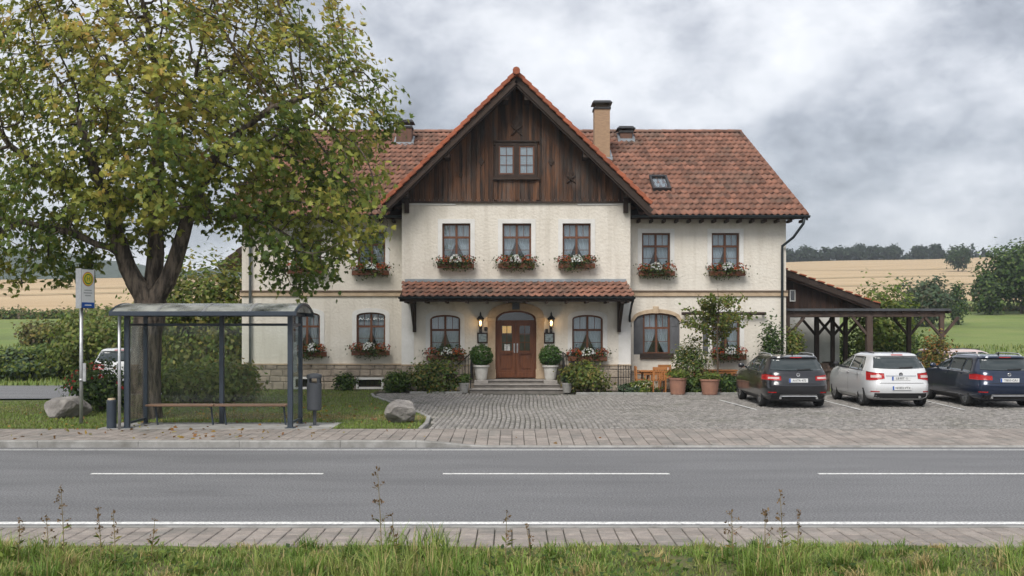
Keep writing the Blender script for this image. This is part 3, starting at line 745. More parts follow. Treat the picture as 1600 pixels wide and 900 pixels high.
def tiled(name, mat4, width_lo, width_hi, length, row, col_w, n_parts, keep, rot0=None, ex=1.0):
    """A slope of pantiles: local x across, local y up the slope; width_lo/hi give (x0, x1) at eave and ridge."""
    cells = []
    nr = int(round(length / row))
    for r in range(nr):
        t = r / nr; a = width_lo[0] + (width_hi[0] - width_lo[0]) * t; b = width_lo[1] + (width_hi[1] - width_lo[1]) * t
        k = int((b - a) / col_w)
        for c in range(k + 1):
            x = b - (c + .5) * col_w
            if x < a: continue
            if keep(x, r * row): cells.append((r, x, r * row))
    return cells
def lay_tiles(parent, mat4, cells, n_parts, sc=(1, 1, 1), order=None):
    cs = sorted(cells, key=order or (lambda c: c[0]))
    V = []; Fq = []; T = []; k = 0
    base = np.array(tv) * np.array(sc); nv = len(base)
    me = tile_me
    if sc != (1, 1, 1): me = MB().add([tuple(p) for p in base], tf_).mesh('tile', M['roof_tile'], True)
    rest = MB()
    for i, (r, x, y) in enumerate(cs):
        m = mat4 @ Matrix.Translation((x + rd.uniform(-.006, .006), y + rd.uniform(-.012, .012), .02 + rd.uniform(0, .008))) @ Matrix.Rotation(rd.uniform(-.02, .02), 4, 'Z') @ Matrix.Rotation(rd.uniform(-.025, .01), 4, 'X')
        if i < n_parts:
            o = link('tile', me, parent); o.matrix_local = m
        else:
            rest.add([m @ Vector(p) for p in base], tf_)
    if len(cs) > n_parts: tag(rest.build('tile_field', M['roof_tile'], parent, smooth=True), kind='stuff')
slope = math.atan2(RZ1 - RZ0, RY1 - RY0); SL = math.hypot(RZ1 - RZ0, RY1 - RY0)
REX, RRX, LEX, LRX = 10.51, 9.91, -10.4, -9.8
GX = 0.15                                   # ridge line of the cross gable
dk = MB()
def slab(mb, pts, th):
    a = [Vector(p) for p in pts]; n = (a[1] - a[0]).cross(a[3] - a[0]).normalized()
    lo = [p - n * th for p in a]
    mb.add(a + lo, [(0,1,2,3),(7,6,5,4)] + [(i, i+4, (i+1)%4+4, (i+1)%4) for i in range(4)])
slab(dk, [(LEX, RY0, RZ0), (REX, RY0, RZ0), (RRX, RY1, RZ1), (LRX, RY1, RZ1)], .14)
slab(dk, [(LRX, RY1 + .01, RZ1), (RRX, RY1 + .01, RZ1), (REX, 52.4, RZ0), (LEX, 52.4, RZ0)], .14)
roof = dk.build('main_roof', M['roof_deck'], house)
m4 = Matrix.Translation((0, RY0 - .05, RZ0)) @ Matrix.Rotation(slope, 4, 'X')
def clear_gable(x, y):
    z = RZ0 + y * math.sin(slope); return abs(x - GX) > (11.0 - z) / .976 - .35
cells = tiled('r', m4, (LEX, REX), (LRX, RRX), SL - .1, TL, TW, 0, clear_gable)
lay_tiles(roof, m4, cells, 190, order=lambda c: (c[1] < 0, c[0], -c[1]))
for i in range(34):                         # ridge tiles
    x = LRX + .3 + i * (RRX - LRX - .3) / 34
    if abs(x - GX) < .5: continue
    MB().add(*(lambda n=6: ([(x + dx_, RY1 + .13 * math.cos(math.pi * k / n), RZ1 + .02 + rr * math.sin(math.pi * k / n)) for dx_, rr in ((0, .13), (.6, .115)) for k in range(n + 1)], [(k, k+1, n+2+k, n+1+k) for k in range(n)]))()).build('ridge_tile', M['roof_tile'], roof, smooth=True)
for ex, rx in ((REX, RRX), (LEX, LRX)):      # verge boards
    MB().bar((ex, RY0, RZ0 - .08), (rx, RY1, RZ1 - .08), .05, .2).build('verge_board', M['dark_wood'], roof)
for i in range(19):
    t = (i + .5) / 19; x = REX + (RRX - REX) * t; p = Vector((x, RY0 + (RY1 - RY0) * t, RZ0 + (RZ1 - RZ0) * t + .04))
    MB().bar(p - Vector((0, .26 * math.cos(slope), .26 * math.sin(slope))), p + Vector((0, .26 * math.cos(slope), .26 * math.sin(slope) - .02)), .14, .075).build('verge_tile', M['roof_tile'], roof, bevel=.015)
# rafters under the eaves
mb = MB()
for i in range(14):
    x = CR_ + .35 + i * .45
    x2 = CL - .35 - i * .45
    for q in ((x,) if x < REX - .1 else ()) + ((x2,) if x2 > LEX + .1 else ()): MB().box(q - .04, q + .04, RY0 + .02, YW - .021, RZ0 - .22, RZ0 - .12).build('rafter', M['dark_wood'], house)
for a, b in ((CR_, XR + .3), (XL - .3, CL)): MB().box(a, b, YW - .02, YW + .02, EZ - .25, EZ - .02).build('eaves_board', M['plaster'], house)
def gutter(x0, x1, Y, Z, r=.075):
    n = 8; P = [[(x, Y - r * math.cos(math.pi * k / n), Z - r * math.sin(math.pi * k / n)) for x in (x0, x1)] for k in range(n + 1)]
    mb = MB().grid(P); mb.tube([(x0, Y - r, Z), (x1, Y - r, Z)], .014, 5)
    return mb.build('gutter', M['gutter_metal'], house, smooth=False)
gutter(CR_ + .05, REX + .05, RY0 - .1, RZ0 - .02); gutter(LEX - .05, CL - .05, RY0 - .1, RZ0 - .02)
xg = PX(1221, YW)
MB().tube([(PX(1256, RY0), RY0 - .1, RZ0 - .1), (PX(1254, RY0), RY0 - .1, RZ0 - .3), (PX(1236, YW), YW - .3, RZ0 - .75), (xg, YW - .12, RZ0 - 1.05), (xg, YW - .1, RZ0 - 1.3), (xg, YW - .1, G)], .05, 8).build('downpipe', M['gutter_metal'], house, smooth=True)
xg = PX(392, YW)
MB().tube([(xg, RY0 - .1, RZ0 - .1), (xg, YW - .1, RZ0 - .6), (xg, YW - .1, G)], .05, 8).build('downpipe', M['zinc'], house, smooth=True)

# ---- cross gable: roof slabs, verge tiles, barge boards, planks, window
VY, AZ, HWG, EZG = 35.3, 11.1, 4.62, 6.6
sl2 = (AZ - EZG) / HWG
for s in (-1, 1):
    mb = MB(); x1 = GX + s * HWG
    a, b = (GX, AZ), (x1, EZG); nrm = Vector((s * sl2, 0, 1)).normalized() * .16
    q = [(GX, VY, AZ), (x1, VY, EZG), (x1, 46.0, EZG), (GX, 46.0, AZ)]
    lo = [(p[0] - nrm.x, p[1], p[2] - nrm.z) for p in q]; lo[0] = (GX, VY, AZ - .23); lo[3] = (GX, 46, AZ - .23)
    mb.add(q + lo, [(0,1,2,3),(7,6,5,4),(0,4,5,1),(1,5,6,2),(2,6,7,3),(3,7,4,0)])
    gr = mb.build('gable_roof', M['roof_deck'], house, recalc=True)
    d = Vector((s * HWG, 0, EZG - AZ)); Lg = d.length; u = d.normalized(); nn = Vector((s * sl2, 0, 1)).normalized()
    m = 20
    for i in range(m):
        p = Vector((GX, VY, AZ)) + u * (Lg * (i + .5) / m)
        c0 = p + nn * .015
        MB().bar(c0 - u * .17 + Vector((0, -.04, 0)) , c0 + u * .17 + nn * .04 + Vector((0, -.04, 0)), .22, .14, up=nn).build('verge_tile', M['verge_tile'], gr, bevel=.018)
    # a course of pantiles behind the verge, going back over the slope
    mg = Matrix.Translation((x1, VY + .15, EZG)) @ Matrix(((0, -u.x, nn.x, 0), (1, 0, 0, 0), (0, -u.z, nn.z, 0), (0, 0, 0, 1)))
    if s > 0: mg = Matrix.Translation((x1, VY + .15, EZG)) @ Matrix(((0, -u.x, nn.x, 0), (1, 0, 0, 0), (0, -u.z, nn.z, 0), (0, 0, 0, 1)))
    rest = MB()
    for r in range(12):
        for c in range(44):
            mm = mg @ Matrix.Translation((c * TW + .1, r * .52, .02)); rest.add([mm @ Vector(pv) for pv in tv], tf_)
    tag(rest.build('tile_field', M['roof_tile'], gr, smooth=True), kind='stuff')
    b0 = Vector((GX, VY - .03, AZ - .215)); b1 = Vector((x1, VY - .03, EZG - .215)) + u * .05
    MB().bar(b0, b1, .05, .19, up=nn).build('barge_board', M['dark_wood'], gr)
    MB().bar(b0 + Vector((0, .06, -.13)), b1 + Vector((0, .06, -.13)), .05, .12, up=nn).build('barge_trim', M['dark_wood'], gr)
    for t in (.08, .52, .97):                # purlin ends and struts
        p = Vector((GX, 0, AZ - .42)) + u * (Lg * t)
        if t > .9: p = Vector((GX + s * 3.86, 0, EZG + .42))
        MB().box(p.x - .09, p.x + .09, VY + .06, YC, p.z - .1, p.z + .1).build('purlin', M['dark_wood'], gr)
    p = Vector((GX + s * 3.86, 0, EZG + .3))
    MB().box(p.x - .08, p.x + .08, YC - .17, YC - .01, p.z - .5, p.z).build('bracket', M['dark_wood'], gr)
MB().lathe([(0.0, -.3), (.13, -.3), (.13, 1.0), (0, 1.0)], (GX, VY - .02, AZ + .05), 10, 'y').build('ridge_cap', M['verge_tile'], house, smooth=False)
clad = MB().plate([(CL + .02, 6.9), (CR_ - .02, 6.9), (GX + .1, AZ - .45), (GX - .1, AZ - .45)], [], YC + .02, YC + .05).build('gable_cladding', M['dark_wood'], house)
gw = Opening(YC, 777, 837, 226, 276)
zb = PZ(314, YC)
x = CL - .02
def gz(x): return AZ - .26 - sl2 * abs(x - GX)
while x < CR_ + .02:
    w_ = rd.uniform(.125, .18); b = min(x + w_ - .009, CR_ + .02)
    segs = [(zb, None)]
    if b > gw.x0 and x < gw.x1: segs = [(zb, gw.z0), (gw.z1, None)]
    for z0, z1 in segs:
        yy = YC - .03 - rd.uniform(0, .014)
        ta, tb = (gz(x), gz(b)) if z1 is None else (z1, z1)
        if x < GX < b and z1 is None: ta = tb = gz(x) - .02
        if min(ta, tb) < z0 + .04: continue
        z0j = z0 - (rd.uniform(0, .03) if z0 == zb else 0)
        MB().add([(x,yy,z0j),(b,yy,z0j),(b,yy,tb),(x,yy,ta),(x,YC+.015,z0j),(b,YC+.015,z0j),(b,YC+.015,tb),(x,YC+.015,ta)],
                 [(0,1,2,3),(7,6,5,4),(0,4,5,1),(1,5,6,2),(2,6,7,3),(3,7,4,0)]).build('plank', M['old_wood'], clad)
    x += w_
MB().box(CL - .03, CR_ + .03, YC - .085, YC + .0, zb - .075, zb - .02).build('gable_sill_board', M['dark_wood'], house)
for a, b in ((CL + .02, PX(712, YC)), (PX(902, YC), CR_ - .02)): MB().box(a, b, YC - .03, YC - .002, zb - .15, zb - .08).build('white_board', M['white_plaster'], house)
# gable window with two casements
xm = (gw.x0 + gw.x1) / 2
fo = [(gw.x0 - .06, gw.z0 - .04), (gw.x1 + .06, gw.z0 - .04), (gw.x1 + .06, gw.z1 + .08), (gw.x0 - .06, gw.z1 + .08)]
ho = [[(a, gw.z0 + .07), (b, gw.z0 + .07), (b, gw.z1 - .05), (a, gw.z1 - .05)] for a, b in ((gw.x0 + .05, xm - .09), (xm + .09, gw.x1 - .05))]
f = MB().plate(fo, ho, YC - .085, YC - .02).box(gw.x0 - .15, gw.x1 + .15, YC - .15, YC - .02, gw.z0 - .12, gw.z0 - .045).box(gw.x0 - .12, gw.x1 + .12, YC - .13, YC - .02, gw.z1 + .085, gw.z1 + .13).build('window', M['dark_wood'], house)
for h in ho:
    (a, z0), (b, _), (_, z1), _ = h
    mb = MB().plate([(a, z0), (b, z0), (b, z1), (a, z1)], [[(a + .05, z0 + .05), (b - .05, z0 + .05), (b - .05, z1 - .05), (a + .05, z1 - .05)]], YC - .06, YC - .025)
    mb.box((a + b) / 2 - .01, (a + b) / 2 + .01, YC - .055, YC - .03, z0, z1)
    for q in (1/3, 2/3): mb.box(a, b, YC - .054, YC - .031, z0 + (z1 - z0) * q - .01, z0 + (z1 - z0) * q + .01)
    mb.build('casement', M['frame_wood'], f)
    MB().box(a + .04, b - .04, YC - .045, YC - .04, z0 + .04, z1 - .04).build('pane', M['window_glass'], f)
    MB().grid([[(a + .04 + (b - a - .08) * i / 30, YC - .015 + .006 * math.sin(i * 1.3), z0 + .03 + (z1 - z0 - .06) * j / 2) for i in range(31)] for j in range(3)]).build('curtain', M['curtain_cloth'], f, smooth=True)  # pale cloth close behind the panes stands in for reflected sky
for a, z0, z1 in ((gw.x0 - .06, PZ(313, YC), gw.z0 - .13), (xm, PZ(313, YC), gw.z0 - .13), (gw.x1 + .06, PZ(313, YC), gw.z0 - .13)):
    MB().box(a - .06, a + .06, YC - .07, YC - .045, z0, z1).build('panel_post', M['old_wood'], clad)
def ornament(px, py, s, kind):
    mb = MB(); x, z = PX(px, YC), PZ(py, YC)
    d = [(0, -1), (.62, -.1), (.35, .35), (0, 1), (-.35, .35), (-.62, -.1)]
    mb.plate([(x + a * s, z + b * s) for a, b in d], [], YC - .075, YC - .045)
    if kind:
        mb.bar((x - s * .9, YC - .06, z - s * 2.2), (x + s * .9, YC - .06, z - s * .7), .03, .06, up=(0, 1, 0)).bar((x + s * .9, YC - .06, z - s * 2.2), (x - s * .9, YC - .06, z - s * .7), .03, .06, up=(0, 1, 0))
        mb.lathe([(0, -.06), (s * .45, -.05), (s * .45, 0), (0, 0)], (x, YC - .04, z - s * .9), 10, 'y')
    mb.build('carved_ornament', M['dark_wood'], clad)
ornament(807, 190, .22, True); ornament(752, 252, .17, False); ornament(861, 252, .17, False); ornament(720, 273, .12, False); ornament(892, 270, .16, True)

# ---- canopy over the entrance
EY, EZC = 34.9, PZ(464, 34.9); TZ = PZ(441, YC)
csl = math.atan2(TZ - EZC, YC - EY); cl = math.hypot(TZ - EZC, YC - EY)
cx0, cx1, tx0, tx1 = PX(624, EY), PX(991, EY), PX(634, YC), PX(977, YC)
dk = MB(); slab(dk, [(cx0, EY, EZC), (cx1, EY, EZC), (tx1, YC - .03, TZ), (tx0, YC - .03, TZ)], .07)
can = dk.build('canopy', M['roof_deck'], house)
m4 = Matrix.Translation((0, EY - .04, EZC)) @ Matrix.Rotation(csl, 4, 'X')
lay_tiles(can, m4, tiled('c', m4, (cx0, cx1), (tx0, tx1), cl, cl / 4, .24, 0, lambda x, y: True), 400, (1.116, .66, 1.0))
MB().box(tx0 - .02, tx1 + .02, YC - .07, YC - .004, TZ + .015, TZ + .11).build('flashing', M['zinc'], can)
mb = MB().box(cx0, cx1, EY + .02, EY + .08, EZC - .16, EZC - .05)
for i in range(12): xx = cx0 + .2 + i * (cx1 - cx0 - .4) / 11; mb.box(xx - .04, xx + .04, EY, YC - .01, EZC - .20, EZC - .10)
mb.build('canopy_beam', M['dark_wood'], can)
gutter(cx0 - .03, cx1 + .03, EY - .06, EZC - .01, .06)
MB().tube([(cx1 - .03, EY - .06, EZC - .06), (cx1 - .05, EY + .3, EZC - .25), (CR_ - .03, YC - .07, EZC - .62), (CR_ - .03, YC - .07, EZC - .8), (CR_ + .06, YW - .3, EZC - 1.0)], .04, 8).build('downpipe', M['gutter_metal'], house, smooth=True)
for px in (648, 967):
    xx = PX(px, YC); mb = MB().box(xx - .06, xx + .06, YC - .13, YC - .014, PZ(519, YC), EZC - .1).bar((xx, YC - .1, PZ(513, YC)), (xx, EY + .15, EZC - .2), .10, .11).box(xx - .06, xx + .06, EY + .03, YC - .01, EZC - .22, EZC - .11)
    mb.build('bracket', M['dark_wood'], can)
MB().tube([(dxc, EY + .5, EZC + .02), (dxc, EY + .5, EZC - .2)], .015, 6).box(dxc - .13, dxc + .13, EY + .4, EY + .62, EZC - .42, EZC - .18).build('ceiling_lamp', M['black_metal'], can)

# ---- chimneys, skylight, awning bar
def zroof(Y): return RZ0 + (Y - RY0) * math.tan(slope)
def chimney(px0, px1, pyt, Y, mat, name, d, capw=.10, neck=.12):
    x0, x1, zt = PX(px0, Y), PX(px1, Y), PZ(pyt, Y)
    b = MB().box(x0, x1, Y, Y + d, zroof(Y) - .5, zt - neck - .14).build(name, M[mat], house)
    MB().box(x0 - .04, x1 + .04, Y - .04, Y + d + .04, zt - neck - .14, zt - neck - .06).build('chimney_collar', M['black_metal'], b)
    mb = MB()
    for sx in (x0 + .04, x1 - .04):
        for sy in (Y + .05, Y + d - .05): mb.tube([(sx, sy, zt - neck - .06), (sx, sy, zt)], .015, 5)
    mb.add([(x0-capw, Y-.1, zt-.02), (x1+capw, Y-.1, zt-.02), (x1+capw, Y+d+.1, zt-.02), (x0-capw, Y+d+.1, zt-.02), (x0-.02, Y+.05, zt+.10), (x1+.02, Y+.05, zt+.10), (x1+.02, Y+d-.05, zt+.10), (x0-.02, Y+d-.05, zt+.10)], [(0,3,2,1),(4,5,6,7),(0,1,5,4),(1,2,6,5),(2,3,7,6),(3,0,4,7)])
    mb.build('chimney_cowl', M['black_metal'], b)
    zr = zroof(Y)
    MB().box(x0 - .1, x1 + .1, Y - .12, Y - .005, zr - .12, zr + .1).bar((x0 - .05, Y - .1, zr + .06), (x0 - .05, Y + d, zroof(Y + d) + .08), .08, .12).bar((x1 + .05, Y - .1, zr + .06), (x1 + .05, Y + d, zroof(Y + d) + .08), .08, .12).build('chimney_flashing', M['zinc'], b)
chimney(929, 953, 160, 41.4, 'chimney_render', 'chimney', .7)
chimney(969, 988, 200, 43.4, 'chimney_brick', 'chimney', .6, .14, .05)
chimney(619, 643, 190, 43.0, 'chimney_brick', 'chimney', .6)
sk = Matrix.Translation((PX(1031, 38.9), 38.9, zroof(38.9) + .05)) @ Matrix.Rotation(slope, 4, 'X')
def skm(x0, x1, y0, y1, z0, z1):
    m = MB().box(x0, x1, y0, y1, z0, z1); m.v = [tuple(sk @ Vector(p)) for p in m.v]; return m
skl = MB()
for a in ((-.34, .34, -.7, -.58, 0, .14), (-.34, .34, .58, .7, 0, .14), (-.34, -.26, -.58, .58, 0, .13), (.26, .34, -.58, .58, 0, .13)):
    m = skm(*a); skl.add(m.v, m.f)
skl = skl.build('skylight', M['black_metal'], house)
skm(-.26, .26, -.58, .58, .06, .075).build('pane', M['window_glass'], skl); skm(-.26, .26, -.58, .58, .0, .03).build('blind', M['curtain_cloth'], skl)  # pale sheet under the glass makes the pane look white
MB().tube([(PX(1065, YW - .2), YW - .2, PZ(490, YW)), (PX(1197, YW - .2), YW - .2, PZ(490, YW))], .055, 8).box(PX(1068, YW), PX(1071, YW), YW - .2, YW, PZ(492, YW), PZ(488, YW)).box(PX(1190, YW), PX(1193, YW), YW - .2, YW, PZ(492, YW), PZ(488, YW)).build('awning_bar', M['dark_wood'], house)
# left lean-to behind the corner
mb = MB().box(-11.6, XL, 44.5, 49, G - .1, 5.0); mb.build('lean_to_wall', M['plaster'], house)
mb = MB(); slab(mb, [(-12.6, 44.0, 5.0), (-12.6, 49.5, 5.0), (XL + .01, 49.5, 7.2), (XL + .01, 44.0, 7.2)][::-1], .15); lt = mb.build('lean_to_roof', M['roof_tile'], house, recalc=True)
rest = MB(); u = Vector((2.85, 0, 2.2)).normalized(); nn = Vector((-u.z, 0, u.x))
mg = Matrix.Translation((-12.65, 44.1, 5.0)) @ Matrix(((0, u.x, nn.x, 0), (1, 0, 0, 0), (0, u.z, nn.z, 0), (0, 0, 0, 1)))
for r in range(7):
    for c in range(26):
        mm = mg @ Matrix.Translation((c * TW + .1, r * TL, .02)); rest.add([mm @ Vector(pv) for pv in tv], tf_)
tag(rest.build('tile_field', M['roof_tile'], lt, smooth=True), kind='stuff')
MB().bar((-12.6, 43.95, 4.9), (XL, 43.95, 7.1), .06, .22).build('barge_board', M['dark_wood'], lt)
# ------------------------------------------------------------------ bus shelter
glassmat('shelter_glass', tint=(0.95, 0.975, 0.97), base=0.012, mx_refl=0.40, dirt=0.02)
glassmat('roof_glass', tint=(0.72, 0.77, 0.80), base=0.12, mx_refl=0.7, rough=0.12, dirt=0.6)
pmat('bench_wood', (0.20, 0.12, 0.075), 0.6, (0.14, 0.085, 0.055), scale=5, stretch=(.3, 1, 1))
pmat('white_panel', (0.80, 0.81, 0.81), 0.45, (0.76, 0.77, 0.77), scale=3)
pmat('sign_red', (0.50, 0.05, 0.035), 0.5); pmat('sign_yellow', (0.78, 0.62, 0.04), 0.5); pmat('sign_green', (0.03, 0.22, 0.06), 0.5)
pmat('sign_blue', (0.02, 0.10, 0.42), 0.5); pmat('sign_grey', (0.42, 0.43, 0.44), 0.6)
pmat('beige_cap', (0.52, 0.42, 0.27), 0.7)
def text_mesh(body, size, depth=0.002, align='CENTER'):
    c = bpy.data.curves.new('lettering', 'FONT'); c.body = body; c.size = size; c.extrude = depth; c.align_x = align; c.align_y = 'CENTER'; c.resolution_u = 2
    o = bpy.data.objects.new('lettering', c); COL.objects.link(o)
    me = bpy.data.meshes.new_from_object(o.evaluated_get(bpy.context.evaluated_depsgraph_get()))
    bpy.data.objects.remove(o); bpy.data.curves.remove(c); return me
def lettering(body, size, mat, parent, loc, rot):
    me = text_mesh(body, size); me.materials.clear(); me.materials.append(M[mat])
    return link('lettering', me, parent, loc, rot)

SX0, SX1, SY0, SY1 = -8.56, -4.93, 22.78, 23.86
sh = thing('bus_shelter', 'dark blue steel bus shelter with curved glass roof on the pavement', 'bus shelter', ((SX0 + SX1) / 2, SY0, G), world=True)
slab_o = MB().box(-9.15, -4.0, 22.60, 24.05, G - .06, G + .012).build('base_slab', M['concrete'], sh)
zt = 2.52; pw_ = .095
posts = [(SX0, SY0, .11), (SX1, SY0, .11), (SX0 + .03, SY1, .09), (SX1, SY1, .09), (-6.76, SY1, .10)]
for x, y, w_ in posts:
    MB().box(x - w_/2, x + w_/2, y - w_/2, y + w_/2, G, zt + .12).box(x - w_, x + w_, y - w_, y + w_, G + .012, G + .025).build('post', M['dark_steel'], sh, bevel=.006)
def rail(p, q, s=.06): MB().bar(p, q, s, s).build('rail', M['dark_steel'], sh)
zr = 2.44
rail((SX0 + .05, SY1, zr), (-6.81, SY1, zr)); rail((-6.71, SY1, zr), (SX1 - .05, SY1, zr))
for x in (SX0 + .015, SX1):
    rail((x, SY0 + .055, zr), (x, SY1 - .045, zr), .05); rail((x, SY0 + .055, G + .12), (x, SY1 - .045, G + .12), .05)
def pane(x0, x1, y0, y1, z0, z1): return MB().box(x0, x1, y0, y1, z0, z1).build('glass_pane', M['shelter_glass'], sh)
pane(SX0 + .09, -6.82, SY1 - .005, SY1 + .005, G + .12, zr - .03); pane(-6.70, SX1 - .06, SY1 - .005, SY1 + .005, G + .12, zr - .03)
for x in (SX0 + .015, SX1): pane(x - .005, x + .005, SY0 + .06, SY1 - .05, G + .15, zr - .03)
pane(SX1 - .004, SX1 + .004, SY0 + .06, SY1 - .05, zr + .03, zt + .1)
# vaulted roof: edge beams, end arches, ribs, panels
RX0, RX1, RYa, RYb, RZe, RH = -8.80, -4.70, 22.36, 24.28, 2.66, .205
def vault(t): return RYa + (RYb - RYa) * t, RZe + .06 + RH * math.sin(math.pi * t) ** .8
rf = MB().box(RX0, RX1, RYa - .03, RYa + .04, RZe - .03, RZe + .07).build('roof_beam', M['dark_steel'], sh, bevel=.008)
MB().box(RX0, RX1, RYb - .04, RYb + .03, RZe - .03, RZe + .07).build('roof_beam', M['dark_steel'], sh, bevel=.008)
nr = 4
for i in range(nr + 1):
    x = RX0 + .03 + (RX1 - RX0 - .06) * i / nr
    w_ = .06 if 0 < i < nr else .05
    pts = [vault(k / 14) for k in range(15)]
    P = [[(x - w_/2, y, z + .008), (x + w_/2, y, z + .008), (x + w_/2, y, z - .045), (x - w_/2, y, z - .045), (x - w_/2, y, z + .008)] for y, z in pts]
    MB().grid(P).build('roof_rib', M['galvanised'] if 0 < i < nr else M['dark_steel'], sh)
    if i < nr:
        xb_ = RX0 + .03 + (RX1 - RX0 - .06) * (i + 1) / nr
        P = [[(xx, *vault(k / 14)) for xx in (x + .03, xb_ - .03)] for k in range(15)]
        P2 = [[(a, b, c - .012) for a, b, c in row] for row in P]
        MB().grid(P).grid(P2).build('roof_panel', M['roof_glass'], sh, smooth=True)
pts = [(RYa + .04, RZe + .05)] + [vault(k / 14) for k in range(1, 14)] + [(RYb - .04, RZe + .05)]
for x in (RX0 + .03, RX1 - .03):
    MB().add([(x - .004, y, z) for y, z in pts] + [(x + .004, y, z) for y, z in pts], [tuple(range(len(pts))), tuple(range(2*len(pts)-1, len(pts)-1, -1))]).build('end_panel', M['roof_glass'], sh)
for x in (SX0, SX1, -6.76): MB().bar((x, RYa + .03, RZe - .0), (x, RYb - .03, RZe - .0), .06, .07).build('cross_beam', M['dark_steel'], sh)
MB().tube([(PX(186, 22.6), 22.62, G), (PX(186, 22.6), 22.62, RZe - .02)], .035, 10).build('rain_pipe', M['galvanised'], sh, smooth=True)
zb_ = .62
for x0, x1 in ((PX(229, 23.4), -6.80), (-6.78, PX(449, 23.4))):
    b = thing('bench', None, None); b.parent = sh; b.matrix_parent_inverse = Matrix.Translation(-Vector(WORLD[sh.name]))
    for ya, yb_ in ((23.30, 23.46), (23.48, 23.66)): MB().box(x0, x1, ya, yb_, zb_ - .045, zb_).build('seat_plank', M['bench_wood'], b, bevel=.008)
    for xx in (x0 + .18, x1 - .1):
        MB().tube([(xx, 23.34, zb_ - .05), (xx, 23.62, zb_ - .05)], .02, 6).tube([(xx, 23.48, zb_ - .05), (xx + .02, 23.5, .32), (xx + .04, 23.5, G)], .022, 6).build('leg', M['dark_steel'], b)
tp = MB().box(SX1 - .018, SX1 - .010, 23.05, 23.55, 1.35, 2.05).build('timetable_poster', M['paper'], sh)

# bus stop sign
sg = thing('bus_stop_sign', 'bus stop sign on a galvanised pole beside the large boulder', 'bus stop sign', (PX(127, 23.7), 23.7, G))
MB().tube([(0, 0, -.02), (0, 0, PZ(478, 23.7) - G + .05)], .042, 10).tube([(0, 0, 1.0), (0, 0, 1.06)], .05, 10).build('pole', M['galvanised'], sg, smooth=True)
zb0, zb1 = PZ(482, 23.7) - G, PZ(420, 23.7) - G
pn = thing('sign_panel', None, None); pn.parent = sg; pn.rotation_euler = (0, 0, R(68)); pn.location = (.09, 0, 0)
MB().box(-.20, .20, -.075, .075, zb0, zb1).build('casing', M['dark_steel'], pn, bevel=.02)
MB().box(-.19, .19, -.083, -.076, zb0 + .015, zb1 - .02).build('face', M['white_panel'], pn)
MB().box(-.206, -.196, -.085, .08, zb0, zb1).box(.196, .206, -.085, .08, zb0, zb1).build('edge_trim', M['galvanised'], pn)
MB().box(-.19, .19, -.087, -.084, zb0 + .015, zb0 + .14).build('blue_band', M['sign_blue'], pn)
def disc(r, y, mat, n=24, name='roundel'):
    MB().lathe([(0, y), (r, y), (r, y + .002), (0, y + .002)], (0, 0, zb1 - .24), n, 'y').build(name, M[mat], pn)
disc(.165, -.087, 'sign_red'); disc(.15, -.0905, 'sign_yellow'); disc(.12, -.094, 'sign_green'); disc(.095, -.0975, 'sign_yellow')
lettering('H', .16, 'sign_green', pn, (0, -.101, zb1 - .24), (R(90), 0, 0))
for k, (w_, dz_) in enumerate(((.22, .50), (.26, .56), (.18, .62))): MB().box(-w_/2, w_/2, -.086, -.0835, zb1 - dz_ - .012, zb1 - dz_ + .012).build('text_line', M['sign_grey'], pn)
MB().box(-.1, .1, -.0895, -.0872, zb0 + .065, zb0 + .09).build('text_line', M['white_panel'], pn)
MB().box(.045, .115, -.03, .01, 1.0, 1.42).build('timetable_case', M['galvanised'], sg)

# litter bin on its post
yb = 23.35
bn = thing('litter_bin', 'dark grey round litter bin on a post beside the bus shelter', 'litter bin', (PX(491, yb), yb, G))
pmat('bin_metal', (0.062, 0.068, 0.078), 0.5, (0.05, 0.055, 0.062), scale=6)
zb2 = 1600 / yb
MB().lathe([(.0, .36), (.15, .36), (.165, .38), (.17, .98), (.155, .985), (.15, .5), (0, .5)], n=20).build('body', M['bin_metal'], bn, smooth=False)
MB().lathe([(.175, 1.13), (.17, 1.17), (.08, 1.20), (0, 1.205)], n=20).lathe([(.172, 1.09), (.178, 1.13), (.165, 1.13), (.165, 1.09), (.172, 1.09)], n=20).build('lid', M['bin_metal'], bn, smooth=False)
for k in range(4): a = R(45 + 90 * k); MB().bar((.16 * math.cos(a), .16 * math.sin(a), .97), (.16 * math.cos(a), .16 * math.sin(a), 1.1), .07, .012, up=(math.cos(a), math.sin(a), 0)).build('lid_support', M['bin_metal'], bn)
MB().tube([(0, .05, -.02), (0, .05, .4)], .04, 10).box(-.11, .11, -.06, .16, -.02, .015).build('post', M['bin_metal'], bn)
# short round ash bin at the other side
ab = thing('ash_bin', 'short dark cylinder ash bin with pale top beside the shelter pipe', 'ash bin', (PX(173, 22.7), 22.75, G))
MB().lathe([(.0, 0), (.105, 0), (.105, .62), (.09, .64), (0, .64)], n=18).build('body', M['dark_steel'], ab)
MB().lathe([(.0, .63), (.085, .63), (.08, .675), (0, .68)], n=14).build('top', M['beige_cap'], ab)

